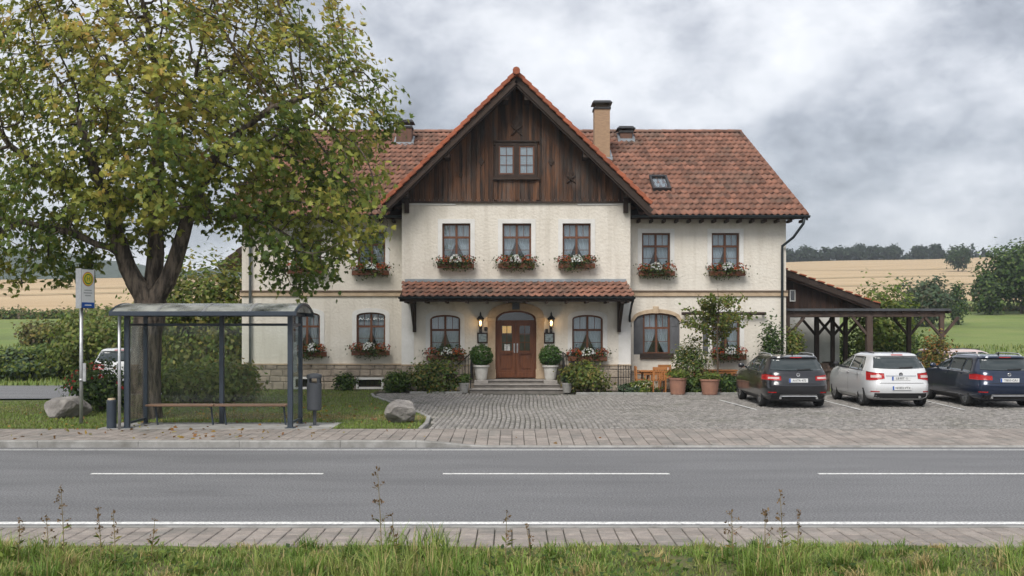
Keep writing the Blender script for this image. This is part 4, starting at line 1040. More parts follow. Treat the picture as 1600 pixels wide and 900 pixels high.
# boulders
def boulder(loc, r, seed, label, rz):
    bm = bmesh.new(); bmesh.ops.create_icosphere(bm, subdivisions=4, radius=1.0)
    rg = np.random.default_rng(seed); pl = [(Vector(unit(rg.normal(size=3))), rg.uniform(.55, .9)) for _ in range(16)]
    from mathutils import noise
    for v in bm.verts:
        p = v.co.copy()
        for n, d in pl:
            q = p.dot(n)
            if q > d: p -= n * (q - d) * .92
        p *= 1 + .07 * noise.noise(p * 2.2 + Vector((seed, 0, 0))) + .03 * noise.noise(p * 6)
        v.co = Vector((p.x * r[0], p.y * r[1], p.z * r[2]))
    me = bpy.data.meshes.new('boulder'); bm.to_mesh(me); bm.free(); me.materials.append(M['rock'])
    o = link('boulder', me, None, (loc[0], loc[1], G + r[2] * .55), (0, 0, rz)); tag(o, label, 'boulder')
boulder((PX(95, 25.4), 25.6), (.64, .5, .42), 4, 'large grey boulder on the lawn beside the bus stop sign', .3)
boulder((PX(628, 24.1), 24.2), (.50, .42, .36), 9, 'smaller grey boulder at the lawn corner by the cobbles', 1.1)
# ------------------------------------------------------------------ cars
def carpaint(name, c, metallic=0.3, rough=0.28):
    m, t, b = _nodes(name)
    b.inputs['Base Color'].default_value = (*c, 1); b.inputs['Metallic'].default_value = metallic; b.inputs['Roughness'].default_value = rough
    b.inputs['Coat Weight'].default_value = 1.0; b.inputs['Coat Roughness'].default_value = 0.04
    return m
carpaint('paint_graphite', (0.022, 0.023, 0.027), 0.5); carpaint('paint_white', (0.60, 0.61, 0.62), 0.0); carpaint('paint_navy', (0.008, 0.019, 0.048), 0.4)
carpaint('paint_pale', (0.55, 0.44, 0.42), 0.0)
pmat('tyre', (0.018, 0.018, 0.018), 0.85, (0.025, 0.025, 0.025), scale=20)
pmat('alloy', (0.55, 0.56, 0.57), 0.3, (0.45, 0.46, 0.47), scale=10, metallic=0.85)
pmat('chrome', (0.75, 0.75, 0.76), 0.18, metallic=1.0)
pmat('plastic_trim', (0.025, 0.025, 0.027), 0.6)
pmat('lamp_red', (0.42, 0.012, 0.012), 0.15, (0.34, 0.01, 0.01), scale=20, spec=0.6); pmat('lamp_clear', (0.62, 0.50, 0.48), 0.2)
pmat('plate_white', (0.75, 0.76, 0.76), 0.5); pmat('plate_ink', (0.05, 0.05, 0.06), 0.6)
_m, _t, _b = _nodes('car_glass'); _b.inputs['Base Color'].default_value = (0.03, 0.04, 0.042, 1); _b.inputs['Roughness'].default_value = 0.03; _b.inputs['Specular IOR Level'].default_value = 0.6; _b.inputs['Coat Weight'].default_value = 0.3; _b.inputs['Coat Roughness'].default_value = 0.02

class CarShape:
    def __init__(s, lv, n=8.0, m=6.0): s.lv = np.array(lv); s.n = n; s.m = m
    def at(s, z):
        return [float(np.interp(z, s.lv[:, 0], s.lv[:, i])) for i in (1, 2, 3)]
    def rear(s, x, z):
        w_, yr, yf = s.at(z); c, h = (yr + yf) / 2, (yf - yr) / 2
        return c - h * max(0, 1 - min(1, abs(x) / w_) ** s.m) ** (1 / s.n)
    def side(s, y, z):
        w_, yr, yf = s.at(z); c, h = (yr + yf) / 2, (yf - yr) / 2
        return w_ * max(0, 1 - min(1, abs(y - c) / h) ** s.n) ** (1 / s.m)
    def loop(s, lvl, N=72):
        z, w_, yr, yf = lvl; c, h = (yr + yf) / 2, (yf - yr) / 2; P = []
        for k in range(N):
            a = 2 * math.pi * k / N
            # spread points so that the corners are well sampled
            ca, sa = math.cos(a), math.sin(a)
            P.append((w_ * math.copysign(abs(ca) ** (2 / s.m), ca), c + h * math.copysign(abs(sa) ** (2 / s.n), sa), z))
        return P
def offset_patch(P, off, skirt=.012):
    A = np.array(P, dtype=float); du = np.gradient(A, axis=1); dv = np.gradient(A, axis=0)
    n = unit(np.cross(du, dv)); return A, n
def patch(P, off, outward, skirt=.014):
    """Sheet lying on the body with its rim turned in; outward(p) tells which way is out."""
    A, n = offset_patch(P, off)
    c = A.reshape(-1, 3).mean(0)
    if np.dot(n.reshape(-1, 3).mean(0), outward) < 0: n = -n
    B = A + n * off; S = A - n * skirt
    mb = MB(); r, cc = B.shape[:2]
    ring = [(0, j) for j in range(cc)] + [(i, cc-1) for i in range(1, r)] + [(r-1, j) for j in range(cc-2, -1, -1)] + [(i, 0) for i in range(r-2, 0, -1)]
    mb.grid([[tuple(p) for p in row] for row in B])
    o = len(mb.v); idx = {ij: ij[0]*cc+ij[1] for ij in ring}
    mb.v += [tuple(S[ij]) for ij in ring]
    for k in range(len(ring)):
        a, b = ring[k], ring[(k+1) % len(ring)]
        mb.f.append((idx[a], idx[b], o + (k+1) % len(ring), o + k)); mb.m.append(0)
    return mb
def rear_patch(cs, xf, zlo, zhi, nx=16, nz=6, off=.006):
    """xf: (x0, x1) at bottom and top as ((x0,x1),(x0,x1))."""
    P = []
    for j in range(nz + 1):
        t = j / nz; a = xf[0][0] + (xf[1][0] - xf[0][0]) * t; b = xf[0][1] + (xf[1][1] - xf[0][1]) * t; row = []
        for i in range(nx + 1):
            x = a + (b - a) * i / nx; z = zlo(x) + (zhi(x) - zlo(x)) * t; row.append((x, cs.rear(x, z), z))
        P.append(row)
    return patch(P, off, np.array([0, -1, .2]))
def side_patch(cs, s, ys, zlo, zhi, nz=6, off=.006):
    P = []
    for j in range(nz + 1):
        row = []
        for y in ys:
            z = zlo(y) + (zhi(y) - zlo(y)) * j / nz; row.append((s * cs.side(y, z), y, z))
        P.append(row)
    return patch(P, off, np.array([s, 0, .2]))
def corner_patch(cs, s, x_in, y_in, zlo, zhi, off=.008, n=18, nz=6, tip=0.0):
    """Tail lamp: from x_in on the tailgate round the corner to y_in on the flank."""
    P = []
    for j in range(nz + 1):
        row = []
        for i in range(n + 1):
            u = i / n
            zl, zh = zlo(u), zhi(u); z = zl + (zh - zl) * j / nz
            w_, yr, yf = cs.at(z); c, h = (yr + yf) / 2, (yf - yr) / 2
            # angle between the two ends on this level's outline
            a0 = math.acos(min(1, (x_in / w_) ** (cs.m / 2))); yy = (c - (yr + y_in)) / h
            a1 = math.asin(min(1, max(0, yy) ** (cs.n / 2)))
            a = a0 + (a1 - a0) * u ** 1.0
            row.append((s * w_ * math.cos(a) ** (2 / cs.m), c - h * math.sin(a) ** (2 / cs.n), z))
        P.append(row)
    return patch(P, off, np.array([s, -1, 0]))

def make_wheel(parent, x, y, r, s, style):
    w_ = thing('wheel', None, None); w_.parent = parent; w_.location = (x, y, r)
    wd = .20; prof = [(r * .66, -wd/2 + .02), (r * .70, -wd/2), (r * .95, -wd/2 + .004), (r, -wd/2 + .035), (r, wd/2 - .035), (r * .95, wd/2 - .004), (r * .70, wd/2), (r * .66, wd/2 - .02)]
    MB().lathe(prof + [prof[0]], n=32, axis='x').build('tyre', M['tyre'], w_, smooth=True)
    mb = MB(); o = s * (wd / 2 - .012)
    mb.lathe([(r * .70, o), (r * .69, o - s * .012), (r * .62, o - s * .02), (r * .60, o - s * .12), (r * .70, o - s * .12), (r * .70, o)], n=32, axis='x')
    k = 5 if style == 0 else 7
    for i in range(k):
        a = 2 * math.pi * i / k + .3
        for d in (-.16, .16) if style == 0 else (-.07, .07):
            p0 = (o - s * .03, math.cos(a + d * .5) * r * .10, math.sin(a + d * .5) * r * .10); p1 = (o - s * .012, math.cos(a + d) * r * .66, math.sin(a + d) * r * .66)
            mb.bar(p0, p1, .022, .032, up=(s, 0, 0))
    mb.lathe([(0, o - s * .012), (r * .16, o - s * .015), (r * .18, o - s * .05), (0, o - s * .05)], n=14, axis='x')
    mb.build('rim', M['alloy'], w_)
    MB().lathe([(0, o - s * .10), (r * .58, o - s * .10), (r * .58, o - s * .09), (0, o - s * .09)], n=20, axis='x').build('brake_disc', M['plastic_trim'], w_)
def make_car(name, label, paint, loc, rz, kind, plates, group='cars parked in front of the guesthouse'):
    t = thing(name, label, 'car', loc, rz, group)
    E = kind == 'estate'
    if E:
        lv = [(.20, .78, .20, 4.55), (.26, .86, .10, 4.62), (.34, .895, .03, 4.66), (.50, .912, .0, 4.68), (.63, .915, .0, 4.66), (.665, .912, .035, 4.64), (.82, .905, .055, 4.55), (.93, .89, .085, 4.25), (.985, .868, .11, 3.9), (1.01, .85, .13, 3.45), (1.20, .765, .26, 3.02), (1.345, .685, .40, 2.60), (1.385, .665, .335, 2.48), (1.425, .62, .345, 2.30), (1.455, .52, .55, 2.05), (1.468, .3, .9, 1.8)]
        wb = (.93, 3.68); H = 1.468; ZB, ZT = 1.03, 1.35
    else:
        lv = [(.20, .78, .20, 4.18), (.26, .86, .10, 4.24), (.34, .885, .04, 4.28), (.50, .898, .0, 4.30), (.64, .90, .0, 4.28), (.69, .897, .035, 4.26), (.85, .888, .06, 4.15), (.96, .872, .10, 3.9), (1.02, .85, .13, 3.6), (1.05, .835, .145, 3.3), (1.25, .745, .29, 2.85), (1.40, .665, .44, 2.45), (1.435, .64, .39, 2.35), (1.48, .58, .42, 2.15), (1.51, .47, .65, 1.95), (1.522, .28, .95, 1.75)]
        wb = (.80, 3.38); H = 1.522; ZB, ZT = 1.07, 1.40
    cs = CarShape(lv)
    loops = [cs.loop(l) for l in lv]; N = len(loops[0])
    mb = MB(); mb.v = [p for lp in loops for p in lp]
    for i in range(len(loops) - 1):
        for k in range(N): mb.f.append((i*N+k, i*N+(k+1)%N, (i+1)*N+(k+1)%N, (i+1)*N+k)); mb.m.append(0)
    mb.f.append(tuple(reversed(range(N)))); mb.m.append(1); mb.f.append(tuple((len(loops)-1)*N+k for k in range(N))); mb.m.append(0)
    body = mb.build('body', [M[paint], M['plastic_trim']], t, smooth=True, recalc=True)
    RW = .325
    cut = MB()
    for y in wb:
        for s in (-1, 1):
            a, b = (-1.2, -.56) if s < 0 else (.56, 1.2)
            cut.lathe([(0, a), (RW + .055, a), (RW + .055, b), (0, b)], (0, y, RW + .015), 40, 'x')
    co = cut.build('cutter', [M[paint], M['plastic_trim']], None, recalc=True); co.data.polygons.foreach_set('material_index', [1] * len(co.data.polygons))
    md = body.modifiers.new('arches', 'BOOLEAN'); md.object = co; md.operation = 'DIFFERENCE'; md.solver = 'EXACT'
    bpy.context.view_layer.update()
    me = bpy.data.meshes.new_from_object(body.evaluated_get(bpy.context.evaluated_depsgraph_get()))
    body.modifiers.clear(); body.data = me; bpy.data.objects.remove(co)
    bm = bmesh.new(); bm.from_mesh(me)
    for e_ in bm.edges: e_.smooth = e_.calc_face_angle(0) < R(38)
    for f_ in bm.faces: f_.smooth = True
    bm.to_mesh(me); bm.free()
    for y in wb:
        for s in (-1, 1): make_wheel(t, s * .79, y, RW, s, 0 if E else 1)
    MB().box(-.72, .72, .35, 4.1, .17, .32).tube([(-.7, wb[0], RW), (.7, wb[0], RW)], .05, 8).build('underbody', M['plastic_trim'], t)
    # glass
    w0 = cs.at(ZB)[0]; w1 = cs.at(ZT)[0]
    MBr = rear_patch(cs, ((-w0 * .86, w0 * .86), (-w1 * .93, w1 * .93)), lambda x: ZB + .0 + .03 * (x / w0) ** 2, lambda x: ZT - .01)
    MBr.build('rear_window', M['car_glass'], t, smooth=True)
    yA = lambda z: None
    z_lo = lambda y: ZB - .03 + .012 * (y - 2)
    def z_hi(y):
        f = 2.35 if E else 2.2
        top = ZT + .0
        return min(top - .02 * max(0, y - f * .8), ZB + (cs.lv[9][3] - .12 - y) * (top - ZB) / (cs.lv[9][3] - .12 - f)) if y > f else top
    yr0 = .62 if E else .78
    ends = [(yr0, 1.10), (1.16, 2.08), (2.16, 3.12)] if E else [(yr0, 1.06), (1.10, 1.92), (2.0, 3.05)]
    for s in (-1, 1):
        for i, (a, b) in enumerate(ends):
            ys = np.linspace(a, b, 12)
            if i == 0: zh = lambda y, a=a: z_lo(y) + .05 + (z_hi(y) - z_lo(y) - .05) * min(1, max(0.02, (y - a) / .22)) ** .5
            else: zh = z_hi
            side_patch(cs, s, ys, z_lo, lambda y: max(zh(y), z_lo(y) + .01), off=.004).build('side_window', M['car_glass'], t, smooth=True)
        side_patch(cs, s, np.linspace(yr0 - .02, 3.15, 30), lambda y: z_lo(y) - .022, lambda y: z_lo(y) - .004, 2, .008).build('window_trim', M['chrome'] if E else M['plastic_trim'], t, smooth=True)
        # doors: thin shut lines and handles
        for y in ((1.13, 2.12) if E else (1.08, 1.96)):
            side_patch(cs, s, [y - .05, y - .02, y + .10, y + .13], lambda y: .895, lambda y: .925, 2, .022, ).build('door_handle', M[paint], t, smooth=True)
        for y in ((1.18, 2.12, 3.2) if E else (1.10, 1.96, 2.95)):
            side_patch(cs, s, [y - .004, y + .004], lambda y_, y=y: .33 if min(abs(y - q) for q in wb) > .45 else .76, lambda y: ZB - .05, 10, .0015, ).build('door_seam', M['plastic_trim'], t)
        side_patch(cs, s, np.linspace(wb[0] + .42, wb[1] - .42, 14), lambda y: .22, lambda y: .31, 3, .006).build('sill_trim', M['plastic_trim'] if E else M[paint], t, smooth=True)
        # mirror
        ym = 2.98 if E else 2.9; xm_ = cs.side(ym, ZB)
        mb = MB(); P = []
        for j in range(7):
            v = -math.pi / 2 + math.pi * j / 6
            P.append([(s * (xm_ + .14 + .10 * math.cos(v) * math.cos(2 * math.pi * i / 12)), ym + .06 * math.cos(v) * math.sin(2 * math.pi * i / 12), ZB + .06 + .075 * math.sin(v)) for i in range(13)])
        mb.grid(P).bar((s * (xm_ - .02), ym, ZB + .01), (s * (xm_ + .1), ym, ZB + .04), .05, .04)
        mb.build('mirror', M[paint] if E else M['plastic_trim'], t, smooth=True)
        # tail lamps, two zones
        if E:
            corner_patch(cs, s, .47, .52, lambda u: .775 + .01 * u, lambda u: .89 + .05 * min(1, u * 1.6) - .07 * max(0, u - .75)).build('tail_lamp', M['lamp_red'], t, smooth=True)
            corner_patch(cs, s, .52, .16, lambda u: .815, lambda u: .865, .012).build('lamp_lens', M['lamp_clear'] if plates[0] != 'blue' else M['lamp_red'], t, smooth=True)
        else:
            corner_patch(cs, s, .46, .36, lambda u: .80 - .05 * math.sin(u * 2.2), lambda u: .95 + .05 * u).build('tail_lamp', M['lamp_red'], t, smooth=True)
            corner_patch(cs, s, .54, .16, lambda u: .83, lambda u: .90, .012).build('lamp_lens', M['lamp_clear'], t, smooth=True)
        rear_patch(cs, ((s * .60, s * .80), (s * .60, s * .80)), lambda x: .43, lambda x: .455, 6, 2, .008).build('reflector', M['lamp_red'], t)
        # rails
        if E:
            pts = [(s * .585, .62, 1.425), (s * .60, .80, 1.485), (s * .60, 1.4, 1.50), (s * .60, 2.1, 1.485), (s * .575, 2.35, 1.425)]
            MB().tube(pts, .017, 8).build('roof_rail', M['galvanised'], t, smooth=True)
        else:
            MB().tube([(s * .52, .75, 1.50), (s * .52, 1.5, 1.525), (s * .5, 2.2, 1.49)], .012, 6).build('roof_rail', M['plastic_trim'], t, smooth=True)
    # tailgate details
    yz = lambda z, x=0: cs.rear(x, z)
    zp = .80 if E else .80
    zl_ = (.70, .86) if E else (.78, .92)
    rear_patch(cs, ((-.62, .62), (-.62, .62)), lambda x: .672, lambda x: .684, 16, 2, .004).build('tailgate_seam', M['plastic_trim'], t)
    if E: rear_patch(cs, ((-.36, .36), (-.34, .34)), lambda x: .70, lambda x: .83, 10, 3, -.002, ).build('plate_recess', M[paint], t)
    rear_patch(cs, ((-.72, .72), (-.72, .72)), lambda x: .25, lambda x: .36 if E else .40, 18, 3, .006).build('bumper_trim', M['plastic_trim'], t, smooth=True)
    if E: rear_patch(cs, ((-.52, .52), (-.50, .50)), lambda x: .335, lambda x: .385, 14, 2, .014).build('skid_plate', M['alloy'], t, smooth=True)
    else: rear_patch(cs, ((-.42, .42), (-.42, .42)), lambda x: .872, lambda x: .888, 10, 2, .012).build('tailgate_bar', M['chrome'], t)
    def plate(z, txt):
        y = yz(z) - .018
        p = MB().box(-.26, .26, y, y + .012, z - .055, z + .055).build('number_plate', M['plate_white'], t, bevel=.004)
        MB().box(-.258, -.215, y - .002, y + .001, z - .053, z + .053).build('plate_band', M['sign_blue'], p)
        lettering(txt, .085, 'plate_ink', p, (.025, y - .003, z), (R(90), 0, 0))
    for z, txt in plates[1:]: plate(z, txt)
    ze = .925 if E else .925
    ye = yz(ze) - .012
    eb = MB().lathe([(.034, -.006), (.045, -.01), (.052, -.004), (.045, .004), (.034, 0), (.034, -.006)], (0, ye, ze), 20, 'y')
    if plates[0] == 'graphite':
        for (a, b), (c, d) in (((-.025, .03), (-.004, -.002)), ((.025, .03), (.004, -.002)), ((-.034, .008), (-.014, -.034)), ((-.014, -.034), (0, -.004)), ((0, -.004), (.014, -.034)), ((.014, -.034), (.034, .008))):
            eb.bar((a, ye, ze + b), (c, ye, ze + d), .007, .006, up=(0, 1, 0))
    else:
        for (a, b), (c, d) in (((-.02, 0), (0, .034)), ((0, .034), (.02, 0)), ((.02, 0), (0, -.034)), ((0, -.034), (-.02, 0))):
            eb.bar((a, ye, ze + b), (c, ye, ze + d), .010, .006, up=(0, 1, 0))
    eb.build('emblem', M['chrome'] if plates[0] != 'white' else M['plastic_trim'], t)
    yw = yz(ZB + .05)
    MB().bar((.02, yz(ZB + .03, .0) - .02, ZB + .03), (.36, yz(ZB + .05, .36) - .02, ZB + .055), .02, .03).tube([(.0, yz(ZB + .03) + .0, ZB + .03), (.0, yz(ZB + .03) - .035, ZB + .03)], .02, 8).build('rear_wiper', M['plastic_trim'], t)
    w_ = cs.at(1.40 if E else 1.45)[0]
    rear_patch(cs, ((-.16, .16), (-.16, .16)), lambda x: (1.388 if E else 1.445), lambda x: (1.408 if E else 1.47), 4, 2, .005).build('brake_lamp', M['lamp_red'], t)
    MB().bar((0, .78, H - .02), (0, .70, H + .06), .02, .05).build('antenna', M['plastic_trim'], t)
    for x in (-.5, .5) if E else (.5,): MB().tube([(x, .02, .29), (x, .25, .29)], .035, 8).build('exhaust', M['chrome'], t)
    return t
GC = G + .005
make_car('estate_car', 'dark graphite estate car with silver roof rails parked nearest the potted plants', 'paint_graphite', (7.90, 28.2, GC), R(-1), 'estate', ('graphite', (.77, 'AI·ITR·473')))
make_car('hatchback_car', 'white hatchback car parked between the dark grey and blue estates', 'paint_white', (10.87, 28.55, GC), R(-1), 'hatch', ('white', (.81, 'LB·RIT 11'), (.545, 'NI·855·VTX')))
make_car('estate_car', 'dark blue estate car with silver roof rails parked beside the white hatchback', 'paint_navy', (13.78, 28.3, GC), R(-1), 'estate', ('blue', (.77, 'TI855·CA1')))
make_car('hatchback_car', 'white car on the side road behind the flowering shrub', 'paint_white', (PX(186, 35.5), 35.4, .115), R(14), 'hatch', ('white',), None)
make_car('hatchback_car', 'pale car half hidden behind the parked white hatchback', 'paint_pale', (14.3, 36.2, .10), R(-75), 'hatch', ('white',), None)
# ------------------------------------------------------------------ plants in general
GREEN = [(.065, .12, .024), (.10, .165, .035), (.14, .20, .045), (.045, .085, .02)]
LIGHT = [(.17, .23, .04), (.13, .19, .036), (.22, .25, .055), (.09, .14, .03)]
OLIVE = [(.14, .165, .04), (.20, .20, .055), (.10, .125, .032), (.28, .23, .065)]
DARKG = [(.032, .062, .02), (.05, .09, .027), (.07, .115, .032), (.026, .05, .017)]
BLUEG = [(.07, .11, .06), (.10, .15, .08), (.055, .09, .048)]
def blob_leaves(rng, n, K, r, size, cols, c=(0, 0, 0), spread=.2, ratio=.3, shell=.5, zmin=-1., jit=.22):
    p, d = clumps(rng, n, K, r, spread, shell, zmin)
    N0 = unit(p / np.array(r)) * .7 + unit(rng.normal(size=(n, 3))) * .6 + np.array([0, -.12, .32])
    return leaf_arrays(p + np.array(c), unit(rng.normal(size=(n, 3))) + np.array([0, 0, -.35]), size, ratio, rng, palette(n, cols, rng, None, jit), N0=N0)
def join(parts):
    V = []; F = []; C = []; o = 0
    for v, f, c in parts: V.append(v); F.append(f + o); C.append(c); o += len(v)
    return np.concatenate(V), np.concatenate(F), np.concatenate(C)
def foliage(name, arrs, parent, mat='leaf'):
    V, F, C = join(arrs) if isinstance(arrs, list) else arrs
    return link(name, np_mesh(name, V, F, M[mat], C), parent)
def stems(rng, n, r, h, rad=.012, base=.05, mat='twig', parent=None, name='stem'):
    mb = MB()
    for i in range(n):
        a = rng.uniform(0, 6.28); q = rng.uniform(.3, .85); b = rng.uniform(0, base)
        p0 = (b * math.cos(a), b * math.sin(a), -.02); p1 = (r[0] * q * .45 * math.cos(a), r[1] * q * .45 * math.sin(a), h * .5); p2 = (r[0] * q * math.cos(a + .2), r[1] * q * math.sin(a + .2), h * rng.uniform(.75, .95))
        mb.tube([p0, p1, p2], [rad, rad * .75, rad * .35], 5)
    return mb.build(name, M[mat], parent)
def shrub(name, label, cat, loc, r, n, size, cols, seed, K=None, group=None, flowers=None, ratio=.3, shell=.5, base=0.0, ns=9, spread=.2):
    """A bush standing on the ground: stems and foliage; r are the half sizes, base lifts the crown."""
    rg = np.random.default_rng(seed); t = thing(name, label, cat, loc, 0, group)
    stems(rg, ns, r, base + r[2] * 1.5, .012 + .01 * r[0], parent=t)
    foliage('foliage', blob_leaves(rg, n, K or max(14, n // 45), r, size, cols, (0, 0, base + r[2] * .98), spread, ratio, shell, -.95), t)
    if flowers:
        nf, fs, fc = flowers
        foliage('blossoms', blossoms(rg, nf, r, fs, fc, (0, 0, base + r[2])), t, 'petal')
    return t
def blossoms(rg, n, r, size, cols, c, up=True):
    """Flower heads of five petals each on the outer face of an ellipsoid."""
    d = unit(rg.normal(size=(n, 3)));
    if up: d[:, 2] = np.abs(d[:, 2]) * .9; d[:, 1] = -np.abs(d[:, 1])
    d = unit(d); P = d * np.array(r) * rg.uniform(.93, 1.12, (n, 1)) + np.array(c)
    col = palette(n, cols, rg); out = []
    for k in range(5):
        a = 2 * math.pi * k / 5
        S = unit(np.cross(d, np.array([.3, .1, .9]))); T = np.cross(d, S)
        D = S * math.cos(a) + T * math.sin(a) + d * .35
        out.append(leaf_arrays(P, D, size, .42, rg, col, .1))
    return join(out)

# ------------------------------------------------------------------ window boxes
pmat('trough', (0.17, 0.062, 0.03), 0.75, (0.11, 0.045, 0.025), scale=8)
def flower_box(label, px, py, wpx, Y, seed):
    rg = np.random.default_rng(seed); yy = Y - .19
    x, z, hw = PX(px, yy), PZ(py, yy), wpx * yy / 3200
    t = thing('flower_box', label, 'flower box', (x, yy, z - .12), 0, 'flower boxes on the guesthouse windows')
    MB().box(-hw * .92, hw * .92, -.10, .10, -.02, .15).build('trough', M['trough'], t, bevel=.012)
    for s in (-.6, .6): MB().bar((hw * s, .19, -.04), (hw * s, -.1, -.035), .03, .03).build('bracket', M['black_metal'], t)
    parts = [blob_leaves(rg, 520, 26, (hw, .21, .235), .085, [(.05, .085, .02), (.075, .11, .025), (.03, .055, .016), (.10, .13, .03)], (0, -.03, .25), .22, .36)]
    parts.append(blob_leaves(rg, 160, 12, (hw * .95, .10, .16), .075, [(.04, .07, .02), (.07, .10, .025)], (0, -.12, .03), .25, .3))
    foliage('foliage', parts, t)
    red = [(.45, .07, .03), (.38, .10, .03), (.30, .035, .025), (.42, .15, .04)]
    f = [blossoms(rg, 46, (hw * .36, .22, .23), .036, red, (s * hw * .62, -.05, .20)) for s in (-1, 1)]
    foliage('red_blossoms', f, t, 'petal')
    foliage('white_blossoms', blossoms(rg, 48, (hw * .30, .25, .24), .040, [(.82, .82, .80), (.74, .76, .74)], (hw * rg.uniform(-.1, .1), -.07, .20)), t, 'petal')
fb = [('flower box under the upper window closest to the tree, over the porch', 712, 413, 62, YC), ('flower box under the middle upper window above the door', 807, 413, 62, YC), ('flower box under the upper window of the centre block nearest the chimney side', 901, 413, 62, YC),
      ('flower box under the arched window beside the door, on the shelter side', 696, 557, 64, YC), ('flower box under the arched window beside the door, on the car park side', 918, 558, 66, YC),
      ('flower box under the upper wing window next to the gable, car park side', 1026, 425, 61, YW), ('flower box under the upper wing window nearest the corner downpipe', 1136, 425, 61, YW), ('flower box under the ground floor window behind the young tree', 1139, 556, 58, YW),
      ('flower box under the upper wing window behind the tree branches', 478, 422, 62, YW), ('flower box under the upper wing window next to the gable, tree side', 579, 424, 62, YW),
      ('flower box under the arched wing window beside the litter bin', 487, 551, 50, YW), ('flower box under the arched wing window above the cellar window', 579, 549, 64, YW)]
for i, a in enumerate(fb): flower_box(*a, 40 + i)

# ------------------------------------------------------------------ lanterns, menu cases
for px, lab in ((751, 'lit black wall lantern beside the door, on the shelter side'), (861, 'lit black wall lantern beside the door, on the car park side')):
    x = PX(px, YC); t = thing('wall_lantern', lab, 'wall lantern', (x, YC - .2, PZ(518, YC)), 0, 'lanterns beside the entrance door')
    MB().tube([(0, .2, .04), (0, .08, .0), (0, 0, .08), (0, 0, .16)], .022, 8).box(-.05, .05, .185, .2, -.06, .16).lathe([(0, -.02), (.04, .02), (.02, .10), (.05, .15), (0, .16)], n=8).build('arm', M['black_metal'], t)
    mb = MB()
    for k in range(6): a = math.pi / 3 * k; mb.bar((.06 * math.cos(a), .06 * math.sin(a), .15), (.105 * math.cos(a), .105 * math.sin(a), .44), .012, .012)
    mb.lathe([(.06, .14), (.07, .16), (0, .16)], n=6).lathe([(.15, .43), (.12, .47), (.06, .54), (.03, .57), (.035, .62), (.008, .70), (0, .70)], n=6).lathe([(.15, .43), (0, .44)], n=6)
    mb.build('lantern_frame', M['black_metal'], t)
    MB().lathe([(.058, .165), (.10, .43)], n=6).build('lantern_glass', M['lamp_glass'], t)
    MB().lathe([(0, .20), (.035, .23), (.042, .30), (.025, .37), (0, .39)], n=10).build('bulb', M['lamp_glow'], t, smooth=True)
    ld = bpy.data.lights.new('lantern_light', 'POINT'); ld.energy = 2.2; ld.color = (1, .68, .35); ld.shadow_soft_size = .05
    lo = bpy.data.objects.new('lantern_light', ld); COL.objects.link(lo); lo.parent = t; lo.location = (0, -.14, .31)
for px, lab in ((754, 'small framed menu case below the lantern on the shelter side'), (858, 'small framed menu case below the lantern on the car park side')):
    Yf = YC - .03; t = thing('menu_case', lab, 'menu case', (PX(px, Yf), YC - .002, PZ(528, Yf)), 0, 'menu cases beside the entrance door')
    MB().plate([(-.19, -.19), (.19, -.19), (.19, .19), (-.19, .19)], [[(-.14, -.14), (.14, -.14), (.14, .14), (-.14, .14)]], -.05, -.002).build('frame', M['dark_wood'], t, bevel=.006)
    MB().box(-.145, .145, -.022, -.012, -.145, .145).build('menu_sheet', M['paper'], t)
    MB().box(-.142, .142, -.034, -.031, -.142, .142).build('pane', M['window_glass'], t)
for px, py, l in ((759, 514, 'small black wall bell beside the shelter side lantern'), (854, 517, 'small black wall bell beside the car park side lantern')):
    o = MB().box(-.05, .05, -.06, -.002, -.07, .07).lathe([(0, -.085), (.03, -.08), (.03, -.06), (0, -.06)], (0, 0, .0), 10, 'y').build('wall_bell', M['black_metal'], None, bevel=.008, loc=(PX(px, YC), YC, PZ(py, YC))); tag(o, l, 'bell')

# ------------------------------------------------------------------ topiary by the door, tubs
pmat('white_pot', (0.62, 0.60, 0.56), 0.7, (0.50, 0.48, 0.44), scale=5)
pmat('terracotta', (0.33, 0.17, 0.115), 0.85, (0.25, 0.13, 0.095), scale=4, bump=.2)
pmat('grey_pot', (0.33, 0.32, 0.30), 0.8, (0.25, 0.245, 0.23), scale=5)
for px, lab, sd in ((752, 'clipped ball tree in a white pot, shelter side of the door', 71), (860, 'clipped ball tree in a white pot, car park side of the door', 72)):
    y = YC - .42; rg = np.random.default_rng(sd)
    t = thing('topiary_pot', lab, 'potted plant', (PX(px, y), y, G + .275), 0, 'clipped trees beside the entrance')
    MB().box(-.24, .24, -.22, .22, 0, .12).build('plinth_block', M['step_stone'], t, bevel=.01)
    z = .12
    MB().lathe([(0, z), (.17, z), (.19, z + .06), (.245, z + .44), (.285, z + .46), (.29, z + .52), (.25, z + .53), (.24, z + .47), (0, z + .46)], n=20).build('pot', M['white_pot'], t)
    MB().tube([(0, 0, z + .4), (.01, 0, z + .7)], .03, 7).build('stem', M['twig'], t)
    foliage('foliage', [blob_leaves(rg, 4600, 420, (.40, .40, .38), .05, [(.05, .115, .02), (.07, .15, .028), (.035, .085, .016), (.10, .18, .04)], (0, 0, z + .86), .04, .36, .88)], t)
